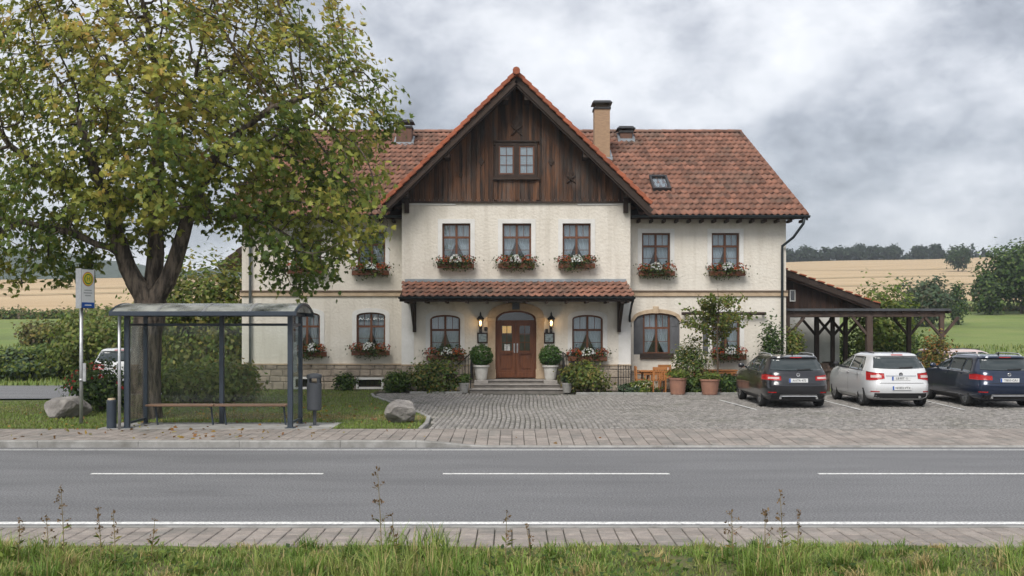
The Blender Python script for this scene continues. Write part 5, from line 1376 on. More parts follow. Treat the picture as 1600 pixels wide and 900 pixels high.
def tub(label, x, y, r, h, mat, seed, plant_r, n, size, cols, flowers=None, group=None):
    rg = np.random.default_rng(seed); t = thing('plant_tub', label, 'plant pot', (x, y, G), 0, group)
    MB().lathe([(0, 0), (r * .78, 0), (r * .82, .03), (r, h - .07), (r * 1.08, h - .06), (r * 1.08, h), (r * .95, h), (r * .93, h - .05), (0, h - .05)], n=20).build('pot', M[mat], t)
    foliage('foliage', [blob_leaves(rg, n, 22, plant_r, size, cols, (0, 0, h + plant_r[2] * .7), .22, .32)], t)
    stems(rg, 6, plant_r, h + plant_r[2], .008, parent=t)
    if flowers: foliage('blossoms', blossoms(rg, *flowers[:1], plant_r, flowers[1], flowers[2], (0, 0, h + plant_r[2] * .7)), t, 'petal')
    return t
tub('small grey tub at the foot of the steps, shelter side', PX(725, 35.1), 35.1, .17, .34, 'grey_pot', 81, (.22, .2, .2), 420, .09, GREEN)
tub('small grey tub at the foot of the steps, car park side', PX(886, 35.1), 35.1, .17, .34, 'grey_pot', 82, (.17, .17, .16), 300, .08, BLUEG)
tub('terracotta tub with low greenery beside the beer garden table', PX(1059, 34.2), 34.2, .29, .56, 'terracotta', 83, (.33, .3, .16), 500, .09, LIGHT)
yt = tub('terracotta tub holding the young tree before the wing', PX(1109, 34.1), 34.1, .31, .52, 'terracotta', 84, (.34, .3, .15), 480, .09, LIGHT)

# ------------------------------------------------------------------ beer garden furniture
pmat('orange_wood', (0.42, 0.175, 0.055), 0.55, (0.33, 0.13, 0.04), scale=6, stretch=(.4, 1, 1), rnd=.1)
def table(label, x, y, rz):
    t = thing('garden_table', label, 'table', (x, y, G), rz, 'beer garden tables')
    for i in range(6): MB().box(-.7, .7, -.36 + i * .122, -.36 + i * .122 + .108, .715, .75).build('slat', M['orange_wood'], t, bevel=.005)
    for sx in (-.58, .58):
        for sy in (-.3, .3): MB().bar((sx, sy, 0), (sx * .93, sy * .9, .715), .055, .055).build('leg', M['orange_wood'], t)
    MB().box(-.6, .6, -.32, -.29, .62, .71).box(-.6, .6, .29, .32, .62, .71).build('apron', M['orange_wood'], t)
def chair(label, x, y, rz):
    t = thing('garden_chair', label, 'chair', (x, y, G), rz, 'beer garden chairs')
    for i in range(4): MB().box(-.23, .23, -.22 + i * .115, -.22 + i * .115 + .10, .43, .455).build('slat', M['orange_wood'], t)
    for sx in (-.21, .21):
        MB().bar((sx, -.2, 0), (sx, -.19, .66), .045, .045).build('leg', M['orange_wood'], t); MB().bar((sx, .2, 0), (sx, .25, .9), .045, .045).build('leg', M['orange_wood'], t)
        MB().bar((sx, -.22, .66), (sx, .24, .66), .05, .03).build('armrest', M['orange_wood'], t)
    MB().box(-.22, .22, .235, .265, .80, .90).build('top_rail', M['orange_wood'], t)
    for i in range(5): MB().box(-.16 + i * .08 - .018, -.16 + i * .08 + .018, .225, .245, .455, .80).build('back_slat', M['orange_wood'], t)
table('orange wooden garden table below the big arched window', PX(1030, 35.3), 35.3, 0.05); table('orange wooden garden table behind the young tree', PX(1120, 35.9), 35.9, -.04)
chair('orange slatted garden chair at the table end next to the iron railing', PX(1004, 35.3), 35.3, R(90)); chair('orange slatted garden chair facing the wall before the big arched window', PX(1029, 34.8), 34.8, R(180)); chair('orange slatted garden chair between the two garden tables', PX(1077, 35.7), 35.8, R(-90))
chair('orange slatted garden chair at the far table, nearest the dark car', PX(1150, 35.7), 35.7, R(-90)); chair('orange slatted garden chair with its back to the wall under the arched window', PX(1040, 36.4), 36.4, 0)

# ------------------------------------------------------------------ timber barn and pergola at the far end of the house
pmat('barn_wood', (0.065, 0.034, 0.023), 0.85, (0.035, 0.022, 0.017), scale=4, stretch=(3, 1, .3), rnd=.25, bump=.4, bscale=16, bstretch=(6, 1, .4))
pmat('post_wood', (0.085, 0.058, 0.045), 0.85, (0.055, 0.039, 0.032), scale=5, stretch=(1, 1, .3), rnd=.15, bump=.3)
pmat('tar_roof', (0.075, 0.08, 0.088), 0.7, (0.05, 0.053, 0.058), scale=3)
barn = thing('barn', 'low timber barn with red roof edge adjoining the house end wall', 'barn', (11.8, 43.0, G), world=True)
YBN = 42.6
BX0, BZ0, BX1, BZ1 = XR + .01, PZ(408, YBN), PX(1374, YBN), PZ(482, YBN)
mb = MB(); slab(mb, [(BX0, YBN, BZ0), (BX0, 49, BZ0), (BX1, 49, BZ1), (BX1, YBN, BZ1)], -.16); bro = mb.build('roof', M['roof_deck'], barn, recalc=True)
u = Vector((BX1 - BX0, 0, BZ1 - BZ0)); lb = u.length; u.normalize(); nn = Vector((-u.z, 0, u.x))
for i in range(14):
    p = Vector((BX0, YBN - .03, BZ0)) + u * (lb * (i + .5) / 14) + nn * .19; MB().bar(p - u * .15, p + u * .14 + nn * .03, .2, .06, up=nn).build('verge_tile', M['verge_tile'], bro, bevel=.012)
MB().bar(Vector((BX0, YBN - .04, BZ0 + .05)), Vector((BX1, YBN - .04, BZ1 + .05)), .05, .26, up=nn).build('barge_board', M['dark_wood'], bro)
bw_ = MB().box(BX0, PX(1312, YBN + .5), YBN + .52, YBN + .6, G, 3.1).build('wall', M['white_plaster'], barn)
x = BX0
while x < BX1 - .25:
    w_ = rd.uniform(.16, .22); b = min(x + w_ - .01, BX1); t0, t1 = [BZ0 + (BZ1 - BZ0) * (q - BX0) / (BX1 - BX0) - .02 for q in (x, b)]
    if min(t0, t1) > 3.12:
        MB().add([(x,YBN+.45,3.08),(b,YBN+.45,3.08),(b,YBN+.45,t1),(x,YBN+.45,t0),(x,YBN+.51,3.08),(b,YBN+.51,3.08),(b,YBN+.51,t1),(x,YBN+.51,t0)], [(0,1,2,3),(7,6,5,4),(0,4,5,1),(1,5,6,2),(2,6,7,3),(3,7,4,0)]).build('plank', M['barn_wood'], barn)
    x += w_
x0, x1, z0, z1 = PX(1234, YBN + .4), PX(1243, YBN + .4), PZ(471, YBN + .4), PZ(453, YBN + .4)
wf = MB().plate([(x0, z0), (x1, z0), (x1, z1), (x0, z1)], [[(x0 + .04, z0 + .04), (x1 - .04, z0 + .04), (x1 - .04, z1 - .04), (x0 + .04, z1 - .04)]], YBN + .40, YBN + .449).build('window', M['white_plaster'], barn)
MB().box(x0 + .04, x1 - .04, YBN + .43, YBN + .436, z0 + .04, z1 - .04).build('pane', M['window_glass'], wf)
pg = thing('pergola', 'dark timber pergola with flat roof beside the house, behind the parked cars', 'pergola', (13, 38, G), world=True)
PZt = PZ(482, 37.6)
MB().box(XR + .02, PX(1485, 37.6), 37.55, 42.4, PZt - .09, PZt).build('roof', M['tar_roof'], pg)
for y in (37.75, 40.9): MB().box(XR + .05, PX(1478, 37.6), y - .07, y + .07, PZt - .30, PZt - .095).build('beam', M['post_wood'], pg)
for i in range(11): xx = XR + .4 + i * .58; MB().box(xx - .04, xx + .04, 37.6, 42.35, PZt - .17, PZt - .091).build('rafter', M['dark_wood'], pg)
for x, y, w_, br in ((PX(1358, 37.75), 37.75, .22, (-1,)), (PX(1471, 37.75), 37.75, .16, (-1, 1)), (PX(1276, 40.9), 40.9, .17, (-1, 1)), (PX(1301, 40.9), 40.9, .15, (-1, 1)), (PX(1321, 40.9), 40.9, .15, (-1, 1)), (PX(1420, 40.9), 40.9, .16, (-1, 1)), (XR + .25, 37.75, .16, (1,))):
    p = MB().box(x - w_/2, x + w_/2, y - w_/2, y + w_/2, 0.0, PZt - .30).build('post', M['post_wood'], pg, bevel=.012)
    for s in br: MB().bar((x, y, PZt - 1.05), (x + s * .62, y, PZt - .32), .09, .11, up=(0, 1, 0)).build('brace', M['post_wood'], p)
for i, (px, y) in enumerate(((1290, 39.6), (1330, 39.4))):
    t = thing('pergola_table', 'dark wooden table under the pergola ' + ('beside the white barn wall' if i == 0 else 'next to the thick front post'), 'table', (PX(px, y), y, .06), 0, 'tables under the pergola')
    MB().box(-.7, .7, -.4, .4, .72, .77).build('top', M['dark_wood'], t)
    for sx in (-.6, .6):
        for sy in (-.3, .3): MB().box(sx - .035, sx + .035, sy - .035, sy + .035, 0, .72).build('leg', M['dark_wood'], t)
    for k, sx in enumerate((-.35, .35)):
        c = thing('pergola_chair', 'dark chair at the pergola table ' + ('by the white barn wall' if i == 0 else 'by the thick front post') + (', near side' if k == 0 else ', far side'), 'chair', (PX(px, y) + sx, y + (-.65 if k == 0 else .65), .06), 0 if k else math.pi, 'chairs under the pergola')
        MB().box(-.22, .22, -.2, .2, .43, .47).build('seat', M['dark_wood'], c); MB().box(-.22, .22, .18, .22, .47, .95).build('backrest', M['dark_wood'], c)
        for sx2 in (-.19, .19):
            for sy2 in (-.17, .17): MB().box(sx2 - .02, sx2 + .02, sy2 - .02, sy2 + .02, 0, .43).build('leg', M['dark_wood'], c)
fn = thing('garden_fence', 'low wooden garden fence between the parked cars and pergola', 'fence', (12, 36.4, .1), world=True)
for z in (.55, .85): MB().bar((XR + .4, 36.4, z), (13.2, 36.4, z), .03, .09).build('board', M['post_wood'], fn)
for x in np.linspace(XR + .45, 13.1, 4): MB().box(x - .045, x + .045, 36.43, 36.52, .05, 1.0).build('post', M['post_wood'], fn)

# bed kerb stones before the house
bed = tag(MB().box(CR_ + .2, XR, 34.42, YW - .1, 0.0, G + .01).build('planting_bed', M['soil']), kind='structure')
x = PX(886, 34.35) + .3
while x < PX(1150, 34.35):
    MB().box(x + .005, x + .795, 34.30, 34.42, 0.0, G + .055).build('edging_stone', M['concrete'], bed, bevel=.012); x += .8
x = PX(640, 34.9)
while x < PX(722, 34.9):
    MB().box(x + .005, x + .595, 34.86, 34.97, 0.0, G + .05).build('edging_stone', M['concrete'], bed, bevel=.012); x += .6
# ------------------------------------------------------------------ shrubs round the house
shrub('shrub', 'broad green shrub before the arched window, shelter side of the steps', 'shrub', (PX(683, 35.2), 35.2, G), (.98, .48, .52), 2600, .13, OLIVE + GREEN, 101)
shrub('shrub', 'broad light green shrub before the arched window, car park side of the steps', 'shrub', (PX(919, 35.2), 35.2, G), (.80, .48, .50), 2400, .13, LIGHT + OLIVE, 102, base=.08)
shrub('shrub', 'low dark green shrub at the wall below the litter bin side window', 'shrub', (PX(538, 36.0), 36.2, G), (.40, .32, .30), 1000, .11, DARKG + GREEN, 103)
shrub('shrub', 'green fern-like shrub beside the cellar window at the block corner', 'shrub', (PX(618, 35.9), 35.9, G), (.52, .35, .38), 1300, .14, GREEN, 104, ratio=.2)
shrub('shrub', 'tall loose shrub in the tub gap beside the young tree', 'shrub', (PX(1081, 34.9), 34.9, G), (.62, .5, .84), 2600, .13, OLIVE + GREEN + [(.14, .17, .08)], 105, ratio=.17, base=.05)
shrub('flowering_plant', 'low flowering bush beside the iron railing in the bed', 'plant', (PX(1008, 34.6), 34.6, G), (.50, .26, .21), 1000, .10, LIGHT, 106, flowers=(40, .03, [(.6, .5, .3), (.7, .68, .6)]))
shrub('ground_plant', 'blue-green ground plant at the bed edge near the railing', 'plant', (PX(985, 34.6), 34.6, G), (.42, .2, .17), 700, .10, BLUEG, 107)
shrub('ground_plant', 'dark leafy plant between the two terracotta tubs', 'plant', (PX(1087, 34.55), 34.55, G), (.36, .2, .28), 800, .12, GREEN, 108)
shrub('ground_plant', 'green leafy plant between young tree tub and dark car', 'plant', (PX(1140, 34.6), 34.6, G), (.46, .25, .34), 1000, .12, GREEN + DARKG, 109)
shrub('corner_shrub', 'slim upright shrub at the house corner below the downpipe', 'shrub', (PX(1207, 36.2), 36.2, G), (.50, .4, 1.28), 2400, .12, DARKG + GREEN, 110, ratio=.26, shell=.3)
shrub('corner_shrub', 'slim light green shrub between house corner and pergola post', 'shrub', (PX(1241, 37.3), 37.2, G), (.36, .3, 1.25), 1500, .13, LIGHT + OLIVE, 111, shell=.3)
shrub('autumn_shrub', 'conical shrub with orange tips between the white and blue cars', 'shrub', (PX(1462, 34.6), 34.6, .08), (.66, .5, .98), 2800, .11, [(.10, .12, .025), (.16, .15, .03), (.32, .13, .035), (.28, .2, .05), (.07, .10, .022)], 112)
shrub('climbing_shrub', 'tall bright green shrub growing up through the pergola end', 'shrub', (PX(1384, 44), 44.2, .06), (1.45, .9, 2.2), 4200, .19, LIGHT, 113, shell=.35, spread=.16)
shrub('hedge_bush', 'dark hedge bush behind the pergola posts', 'shrub', (PX(1350, 44.5), 45.2, .06), (1.5, .8, 1.0), 2400, .17, GREEN, 114)
shrub('hedge_bush', 'dark hedge bush behind the thick pergola post', 'shrub', (PX(1422, 43.5), 43.8, .06), (1.3, .8, 1.1), 2400, .17, GREEN + LIGHT, 115)
# young tree in the tub
rg = np.random.default_rng(120)
t = thing('young_tree', 'young small-leaved tree growing from a terracotta tub before the wing', 'tree', (PX(1122, 34.35), 34.5, G), 0)
mb = MB(); tips = []
mb.tube([(0, 0, 0), (.02, 0, 1.0), (0, 0, 2.0), (.05, 0, 2.9), (.02, 0, 3.55)], [.035, .03, .026, .018, .006], 7); 
for i in range(34):
    z = rg.uniform(1.55, 3.0); a = rg.uniform(0, 6.28); ln = rg.uniform(.75, 1.5) * (1.1 if z < 2.4 else .7); up = rg.uniform(.25, .9)
    p0 = Vector((.01, 0, z)); p1 = p0 + Vector((math.cos(a) * ln * .5, math.sin(a) * ln * .4, ln * .5 * up)); p2 = p0 + Vector((math.cos(a) * ln, math.sin(a) * ln * .8, ln * up * .75))
    mb.tube([p0, p1, p2], [.012, .008, .003], 4)
    for q in np.linspace(.25, 1, 11): tips.append(tuple(p0.lerp(p1, q * 2) if q < .5 else p1.lerp(p2, q * 2 - 1)))
mb.build('trunk', M['twig'], t)
tips = np.array(tips); k = rg.integers(0, len(tips), 2600)
foliage('crown', leaf_arrays(tips[k] + rg.normal(size=(2600, 3)) * .07, rg.normal(size=(2600, 3)) + np.array([0, 0, .1]), .105, .36, rg, palette(2600, LIGHT + OLIVE, rg)), t)

# ------------------------------------------------------------------ planting on the lawn side
shrub('rose_bush', 'shrub with red blossoms behind the bus stop sign', 'shrub', (PX(160, 27.2), 27.2, G), (.95, .6, .64), 2700, .12, DARKG + GREEN, 130, flowers=(40, .05, [(.42, .03, .03), (.55, .08, .06)]))
shrub('low_shrub', 'light green spreading shrub behind the shelter bench', 'shrub', (PX(300, 30), 30.2, G), (1.35, .8, .6), 3200, .15, LIGHT + [(.24, .28, .07)], 131)
shrub('low_shrub', 'yellowish spreading shrub behind the shelter, next to the house corner', 'shrub', (PX(365, 31), 31, G), (.9, .7, .62), 2200, .16, LIGHT + OLIVE + [(.24, .22, .07)], 132)
shrub('large_bush', 'tall yellow-green bush filling the gap between trunk and house', 'bush', (PX(320, 38), 38.2, .1), (2.2, 1.3, 2.5), 7500, .2, LIGHT + OLIVE[:2] + [(.30, .28, .06)], 133, spread=.15)
shrub('large_bush', 'tall dark green bush right behind the tree trunk', 'bush', (PX(262, 40.5), 40.5, .1), (1.7, 1.2, 2.0), 5000, .2, LIGHT, 134, spread=.15)
shrub('wayside_bush', 'yellow-green bush across the side road behind the sign pole', 'bush', (PX(150, 43), 43.5, .05), (2.1, 1.5, 1.6), 5400, .2, LIGHT + OLIVE[:2], 135, spread=.15)
shrub('wayside_bush', 'dense green bush across the side road, beside the yellow-green one', 'bush', (PX(85, 44), 44.5, .05), (1.5, 1.2, .8), 3000, .2, LIGHT + GREEN, 136, spread=.15)
shrub('wayside_bush', 'rounded green bush across the side road at the picture edge', 'bush', (PX(20, 43), 43.5, .05), (1.9, 1.2, .7), 3000, .2, LIGHT + BLUEG, 137, spread=.15)
shrub('wayside_bush', 'small dark bush across the side road between two larger ones', 'bush', (PX(52, 46), 47.5, .1), (1.3, 1.0, .75), 2200, .2, GREEN, 138, spread=.15)
shrub('meadow_bush', 'brownish bush out on the meadow beyond the side road', 'bush', (PX(68, 62), 62, 1.2), (1.5, 1.0, .8), 2200, .25, OLIVE + [(.13, .10, .06)], 139)

# ------------------------------------------------------------------ trees in the distance
def tree(name, label, x, y, h, r, n, size, cols, seed, group=None, trunk_h=.28, rad=None, K=None, shell=.5, spread=.17, squash=1.0):
    rg = np.random.default_rng(seed); z0 = float(hgt(np.array(x), np.array(y))) - .15
    t = thing(name, label, 'tree', (x, y, z0), 0, group); rad = rad or h * .028
    cz = h * trunk_h + (h * (1 - trunk_h)) / 2; rz = h * (1 - trunk_h) / 2
    mb = MB(); mb.tube([(0, 0, 0), (.02 * h, 0, h * trunk_h), (0, 0, h * .62)], [rad, rad * .75, rad * .3], 7)
    for i in range(7):
        a = rg.uniform(0, 6.28); q = rg.uniform(.5, .85); z = h * (trunk_h + rg.uniform(-.02, .2))
        mb.tube([(0, 0, z), (r * .4 * q * math.cos(a), r * .4 * q * math.sin(a), z + h * .16), (r * q * math.cos(a), r * q * math.sin(a), z + h * .3)], [rad * .45, rad * .3, rad * .1], 5)
    mb.build('trunk', M['bark'], t)
    foliage('crown', blob_leaves(rg, n, K or 55, (r, r, rz), size, cols, (0, 0, cz), spread, .36, shell, -.9), t)
    return t
TG = 'trees along the far field edge'
spots = [(1262, 390, 21, 415), (1290, 392, 16, 415), (1318, 388, 19, 415), (1346, 386, 18, 414), (1372, 392, 15, 413), (1396, 388, 15, 412), (1437, 388, 14, 411), (1462, 395, 12, 410), (1232, 402, 10, 417)]
labs = ['broad dark tree on the far ridge directly right of the house roof', 'second ridge tree after the broad one, low and rounded', 'third ridge tree from the house, wide crown', 'tallest ridge tree in the middle of the far row', 'low ridge tree following the tallest one', 'ridge tree with narrow crown in the far row', 'ridge tree standing alone between gaps in the far row', 'small ridge tree at the open end of the far row', 'small ridge tree touching the house wall edge']
for i, ((px, py, rp, pb), lb_) in enumerate(zip(spots, labs)):
    y = 408.; x = PX(px, y); z0 = float(hgt(np.array(x), np.array(y))); s = y / 1600
    tree('ridge_tree', lb_, x, y, max(6, PZ(py, y) - z0 + 1.2), rp * s * .93, 1300, 1.05, [(.028, .05, .026), (.04, .065, .03), (.02, .038, .022)], 200 + i, TG, trunk_h=.12, K=30)
rw = []                                             # low wood between the ridge trees, one mass
rg = np.random.default_rng(230)
for px in range(1226, 1545, 7):
    y = 425.; x = PX(px, y); z0 = float(hgt(np.array(x), np.array(y))); hh = rg.uniform(.7, 1.9) * (1.9 if px > 1500 else 1)
    rw.append(blob_leaves(rg, 130, 8, (2.4, 2, hh), 1.3, [(.028, .05, .03), (.045, .06, .035), (.02, .038, .024)], (x, y, z0 + hh * .8), .25, .4))
tag(foliage('far_treeline', rw, None), 'low dark wood running along the ridge behind the wheat field', 'trees', kind='stuff')
tree('field_tree', 'solitary round tree standing in the wheat field', PX(1497, 285), 285, 7.2, 3.1, 1800, .65, DARKG, 240, trunk_h=.16)
tree('meadow_tree', 'big dark oak at the meadow edge cut by the picture border', PX(1596, 112), 112, 8.0, 3.9, 8000, .42, DARKG + GREEN, 241, trunk_h=.18, K=80)
tree('meadow_tree', 'lower dark tree attached to the big oak on the meadow edge', PX(1546, 110), 110, 4.6, 1.55, 2600, .38, DARKG + GREEN, 242, trunk_h=.08, K=40)
tree('round_bush_tree', 'grey-green round bush tree below the wheat field', PX(1448, 92), 92, 4.6, 2.3, 4200, .32, BLUEG + [(.12, .12, .07), (.09, .11, .05)], 243, trunk_h=.04, K=45)
tree('slim_tree', 'slim pointed young tree beside the grey-green bush', PX(1497, 94), 94, 3.9, .75, 1300, .26, BLUEG + GREEN, 244, trunk_h=.05)
rg = np.random.default_rng(245); hb = []
for px in range(1395, 1600, 6):
    y = 118.; x = PX(px, y); hh = rg.uniform(.35, .85)
    hb.append(blob_leaves(rg, 120, 6, (1.1, .9, hh), .34, OLIVE + GREEN + [(.16, .14, .08)], (x, y, float(hgt(np.array(x), np.array(y))) + hh * .6), .3, .35))
tag(foliage('field_hedge', hb, None), 'low rough hedge between the meadow and wheat field', 'hedge', kind='stuff')
hb = []
for px in range(-30, 400, 6):
    y = 101.; x = PX(px, y); hh = rg.uniform(.4, .8)
    hb.append(blob_leaves(rg, 90, 6, (.9, .8, hh), .34, OLIVE + GREEN + [(.20, .15, .08)], (x, y, float(hgt(np.array(x), np.array(y))) + hh * .6), .3, .35))
tag(foliage('field_hedge', hb, None), 'low brownish hedge below the wheat field beyond the side road', 'hedge', kind='stuff')

# ------------------------------------------------------------------ the big chestnut: space colonisation
def colonise(att, nodes, parents, step, infl, kill, iters, rng):
    nodes = [np.array(p, float) for p in nodes]; N = np.array(nodes); par = list(parents)
    nd = np.full(len(att), 1e9); ni = np.zeros(len(att), int)
    def upd(start):
        nonlocal nd, ni
        for j in range(start, len(N)):
            d = np.linalg.norm(att - N[j], axis=1); m = d < nd; nd[m] = d[m]; ni[m] = j
    upd(0); seen = set()
    for it in range(iters):
        act = nd < infl
        if not act.any(): break
        new = []; newp = []
        ids = ni[act]; dirs = unit(att[act] - N[ids])
        for j in np.unique(ids):
            d = dirs[ids == j].sum(0) + rng.normal(size=3) * .12 + np.array([0, 0, .04])
            d /= max(np.linalg.norm(d), 1e-6); p = N[j] + d * step
            key = tuple(np.round(p / (step * .35)).astype(int))
            if key in seen: continue
            seen.add(key); new.append(p); newp.append(int(j))
        if not new: break
        s = len(N); N = np.vstack([N, new]); par += newp; upd(s)
        alive = nd > kill; att = att[alive]; nd = nd[alive]; ni = ni[alive]
        if not len(att): break
    return N, np.array(par)
def big_tree():
    rg = np.random.default_rng(77); TY = 25.2
    tx = PX(233, TY)
    t = thing('chestnut_tree', 'big broad tree turning yellow behind the bus shelter', 'tree', (tx, TY, G))
    def W(px, py, dy=0.0): return (PX(px, TY) - tx, dy, PZ(py, TY) - G)
    # crown envelope: ellipsoids (centre px, radii px, depth)
    blobs = [((235, 110), (350, 250), 4.6, 1650), ((485, 195), (160, 150), 2.4, 400), ((500, 345), (125, 85), 2.2, 300), ((90, 330), (170, 110), 3.4, 420), ((60, 405), (110, 50), 2.0, 110), ((470, 425), (70, 45), 1.2, 90), ((330, 250), (190, 120), 3.6, 330), ((235, 300), (180, 80), 3.2, 260), ((250, -120), (280, 160), 4.0, 330), ((-60, 200), (180, 200), 3.6, 300)]
    A = []
    for (cx, cy), (rx, ry), rd_, n in blobs:
        q = unit(rg.normal(size=(n, 3))) * rg.random((n, 1)) ** .36
        c = np.array(W(cx, cy)); A.append(c + q * np.array([rx / 63.5, rd_, ry / 63.5]))
    A = np.concatenate(A)
    A = A[(A[:, 2] > 1.9)]
    # keep the gaps seen in the photograph: between the stems under the crown, and over the house window
    pxl = lambda p: (800 + 1600 * (p[:, 0] + tx) / TY, 510 - 1600 * (p[:, 2] + G - CAM_H) / TY)
    X_, Z_ = pxl(A)
    A = A[~((X_ > 262) & (X_ < 400) & (Z_ > 385))]; X_, Z_ = pxl(A)
    A = A[~((X_ > 120) & (X_ < 260) & (Z_ > 395))]
    nodes = []; par = []
    def chain(pts, parent, step=.33):
        pts = [np.array(p, float) for p in pts]; last = parent; prev = pts[0] if parent is None else np.array(nodes[parent])
        seq = pts if parent is None else [prev] + pts
        for a, b in zip(seq[:-1], seq[1:]):
            m = max(1, int(np.linalg.norm(b - a) / step))
            for k in range(1, m + 1):
                nodes.append(a + (b - a) * k / m + (rg.normal(size=3) * .025 if k < m else 0)); par.append(last if last is not None else 0); last = len(nodes) - 1
        return last
    nodes.append(np.array([-.14, 0, -.05])); par.append(-1)
    b0 = chain([W(226, 600), W(229, 520), W(235, 474)], 0)
    s1 = chain([W(213, 440, -.1), W(199, 400, -.25), W(184, 350, -.35), W(165, 280, -.5), W(142, 200, -.6)], b0)
    s2 = chain([W(238, 430, .1), W(240, 370, .15), W(241, 300, .2), W(240, 220, .25), W(246, 120, .2)], b0)
    s3 = chain([W(262, 440, -.05), W(283, 388, -.15), W(300, 340, -.3), W(330, 285, -.5), W(352, 235, -.6)], b0)
    chain([W(300, 346, -.3), W(360, 338, -.7), W(420, 352, -1.0)], b0 + 14 if False else s3 - 6)
    chain([W(390, 215, -.8), W(440, 180, -.9), W(520, 150, -.8)], s3)
    chain([W(345, 255, -.5), W(425, 232, -.9), W(505, 190, -1.0)], s3 - 2)
    chain([W(120, 365, -.6), W(60, 352, -1.0), W(0, 342, -1.2)], s1 - 8)
    chain([W(110, 290, -.8), W(50, 240, -1.1)], s1 - 5)
    chain([W(265, 190, .6), W(300, 120, .9)], s2 - 5)
    N, P = colonise(A, nodes, par, .30, 2.6, .42, 70, rg)
    n = len(N); w_ = np.zeros(n); ch = np.bincount(P[1:], minlength=n)
    for j in range(n - 1, 0, -1):
        if ch[j] == 0: w_[j] += 1
        w_[P[j]] += w_[j]
    rad = .0085 * np.maximum(w_, 1) ** .5 + .002
    rad = np.minimum(rad, .5)
    z = N[:, 2]
    rad[:b0 + 1] = np.interp(z[:b0 + 1], [0, .5, 2.0, 3.2], [.52, .40, .35, .41])
    for a, e_ in ((b0 + 1, s1), (s1 + 1, s2), (s2 + 1, s3)):
        m = e_ - a + 1; rad[a:e_ + 1] = np.maximum(rad[a:e_ + 1], np.linspace(.225, .085, m))
    V = []; F = []; o = 0
    for j in range(1, n):
        a, b = N[P[j]], N[j]; ra = min(rad[P[j]], rad[j] * 1.35) if P[j] > 0 else rad[j] * 1.1; rb = rad[j]
        k = 12 if rb > .15 else (7 if rb > .04 else 4)
        d = unit(b - a); s = unit(np.cross(d, [.31, .9, .21])); u = np.cross(d, s)
        b2 = b + d * min(rb * .5, .08)
        an = np.arange(k) * 2 * math.pi / k; ring = np.cos(an)[:, None] * s + np.sin(an)[:, None] * u
        V.append(a + ring * ra); V.append(b2 + ring * rb)
        F += [(o+i, o+(i+1)%k, o+k+(i+1)%k, o+k+i) for i in range(k)]; o += 2 * k
    V = np.concatenate(V)
    link('trunk', np_mesh('trunk', V, np.array(F), M['bark'], smooth=True), t)
    tw = np.where((rad < .024) & (np.arange(n) > s3))[0]
    nl = 40000
    tw = tw[rg.random(len(tw)) < .5]; k = tw[rg.integers(0, len(tw), nl)]
    pos = N[k] + rg.normal(size=(nl, 3)) * .17; d0 = unit(rg.normal(size=(nl, 3)) + np.array([0, 0, -.45]) + unit(N[k] - N[P[k]]) * .5)
    # autumn colour: greener inside and below, yellower towards the top and the outside
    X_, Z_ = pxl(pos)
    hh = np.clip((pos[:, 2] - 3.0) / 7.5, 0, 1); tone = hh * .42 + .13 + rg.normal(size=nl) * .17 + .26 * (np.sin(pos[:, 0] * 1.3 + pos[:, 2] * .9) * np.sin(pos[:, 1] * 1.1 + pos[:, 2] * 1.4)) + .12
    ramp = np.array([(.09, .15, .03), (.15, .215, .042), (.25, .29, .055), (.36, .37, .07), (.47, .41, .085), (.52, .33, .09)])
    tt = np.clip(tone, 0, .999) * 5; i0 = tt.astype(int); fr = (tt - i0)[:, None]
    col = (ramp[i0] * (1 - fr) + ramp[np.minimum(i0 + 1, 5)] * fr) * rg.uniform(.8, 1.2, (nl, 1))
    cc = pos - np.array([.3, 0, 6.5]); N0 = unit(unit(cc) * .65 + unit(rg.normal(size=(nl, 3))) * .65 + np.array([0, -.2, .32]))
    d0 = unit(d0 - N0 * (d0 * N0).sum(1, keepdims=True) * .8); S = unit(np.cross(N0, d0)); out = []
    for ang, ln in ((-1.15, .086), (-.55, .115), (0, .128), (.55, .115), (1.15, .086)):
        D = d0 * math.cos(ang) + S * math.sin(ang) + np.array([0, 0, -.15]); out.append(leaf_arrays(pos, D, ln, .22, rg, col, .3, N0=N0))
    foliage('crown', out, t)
    print('TREE nodes', n, 'twig', len(tw))
big_tree()
# a few fallen leaves on the lawn, pavement and road edge below the tree
rg = np.random.default_rng(79); nf = 420
X = rg.normal(-7.5, 3.2, nf); Y = rg.uniform(20.5, 30, nf); ok = X < np.interp(Y, [q[1] for q in EDGE], [q[0] for q in EDGE]) - .1; ok |= Y < PV1; X, Y = X[ok], Y[ok]; nf = len(X)
Zf = np.array([pav_z(a, b) + .006 if b < PV1 else G + .02 for a, b in zip(X, Y)]); d = rg.normal(size=(nf, 3)); d[:, 2] = np.abs(d[:, 2]) * .2
tag(foliage('fallen_leaves', leaf_arrays(np.stack([X, Y, Zf], 1), d, .09, .36, rg, palette(nf, [(.40, .26, .06), (.30, .15, .05), (.22, .13, .05), (.34, .30, .08)], rg)), None), 'yellow and brown fallen leaves below the big tree', 'leaves', kind='stuff')
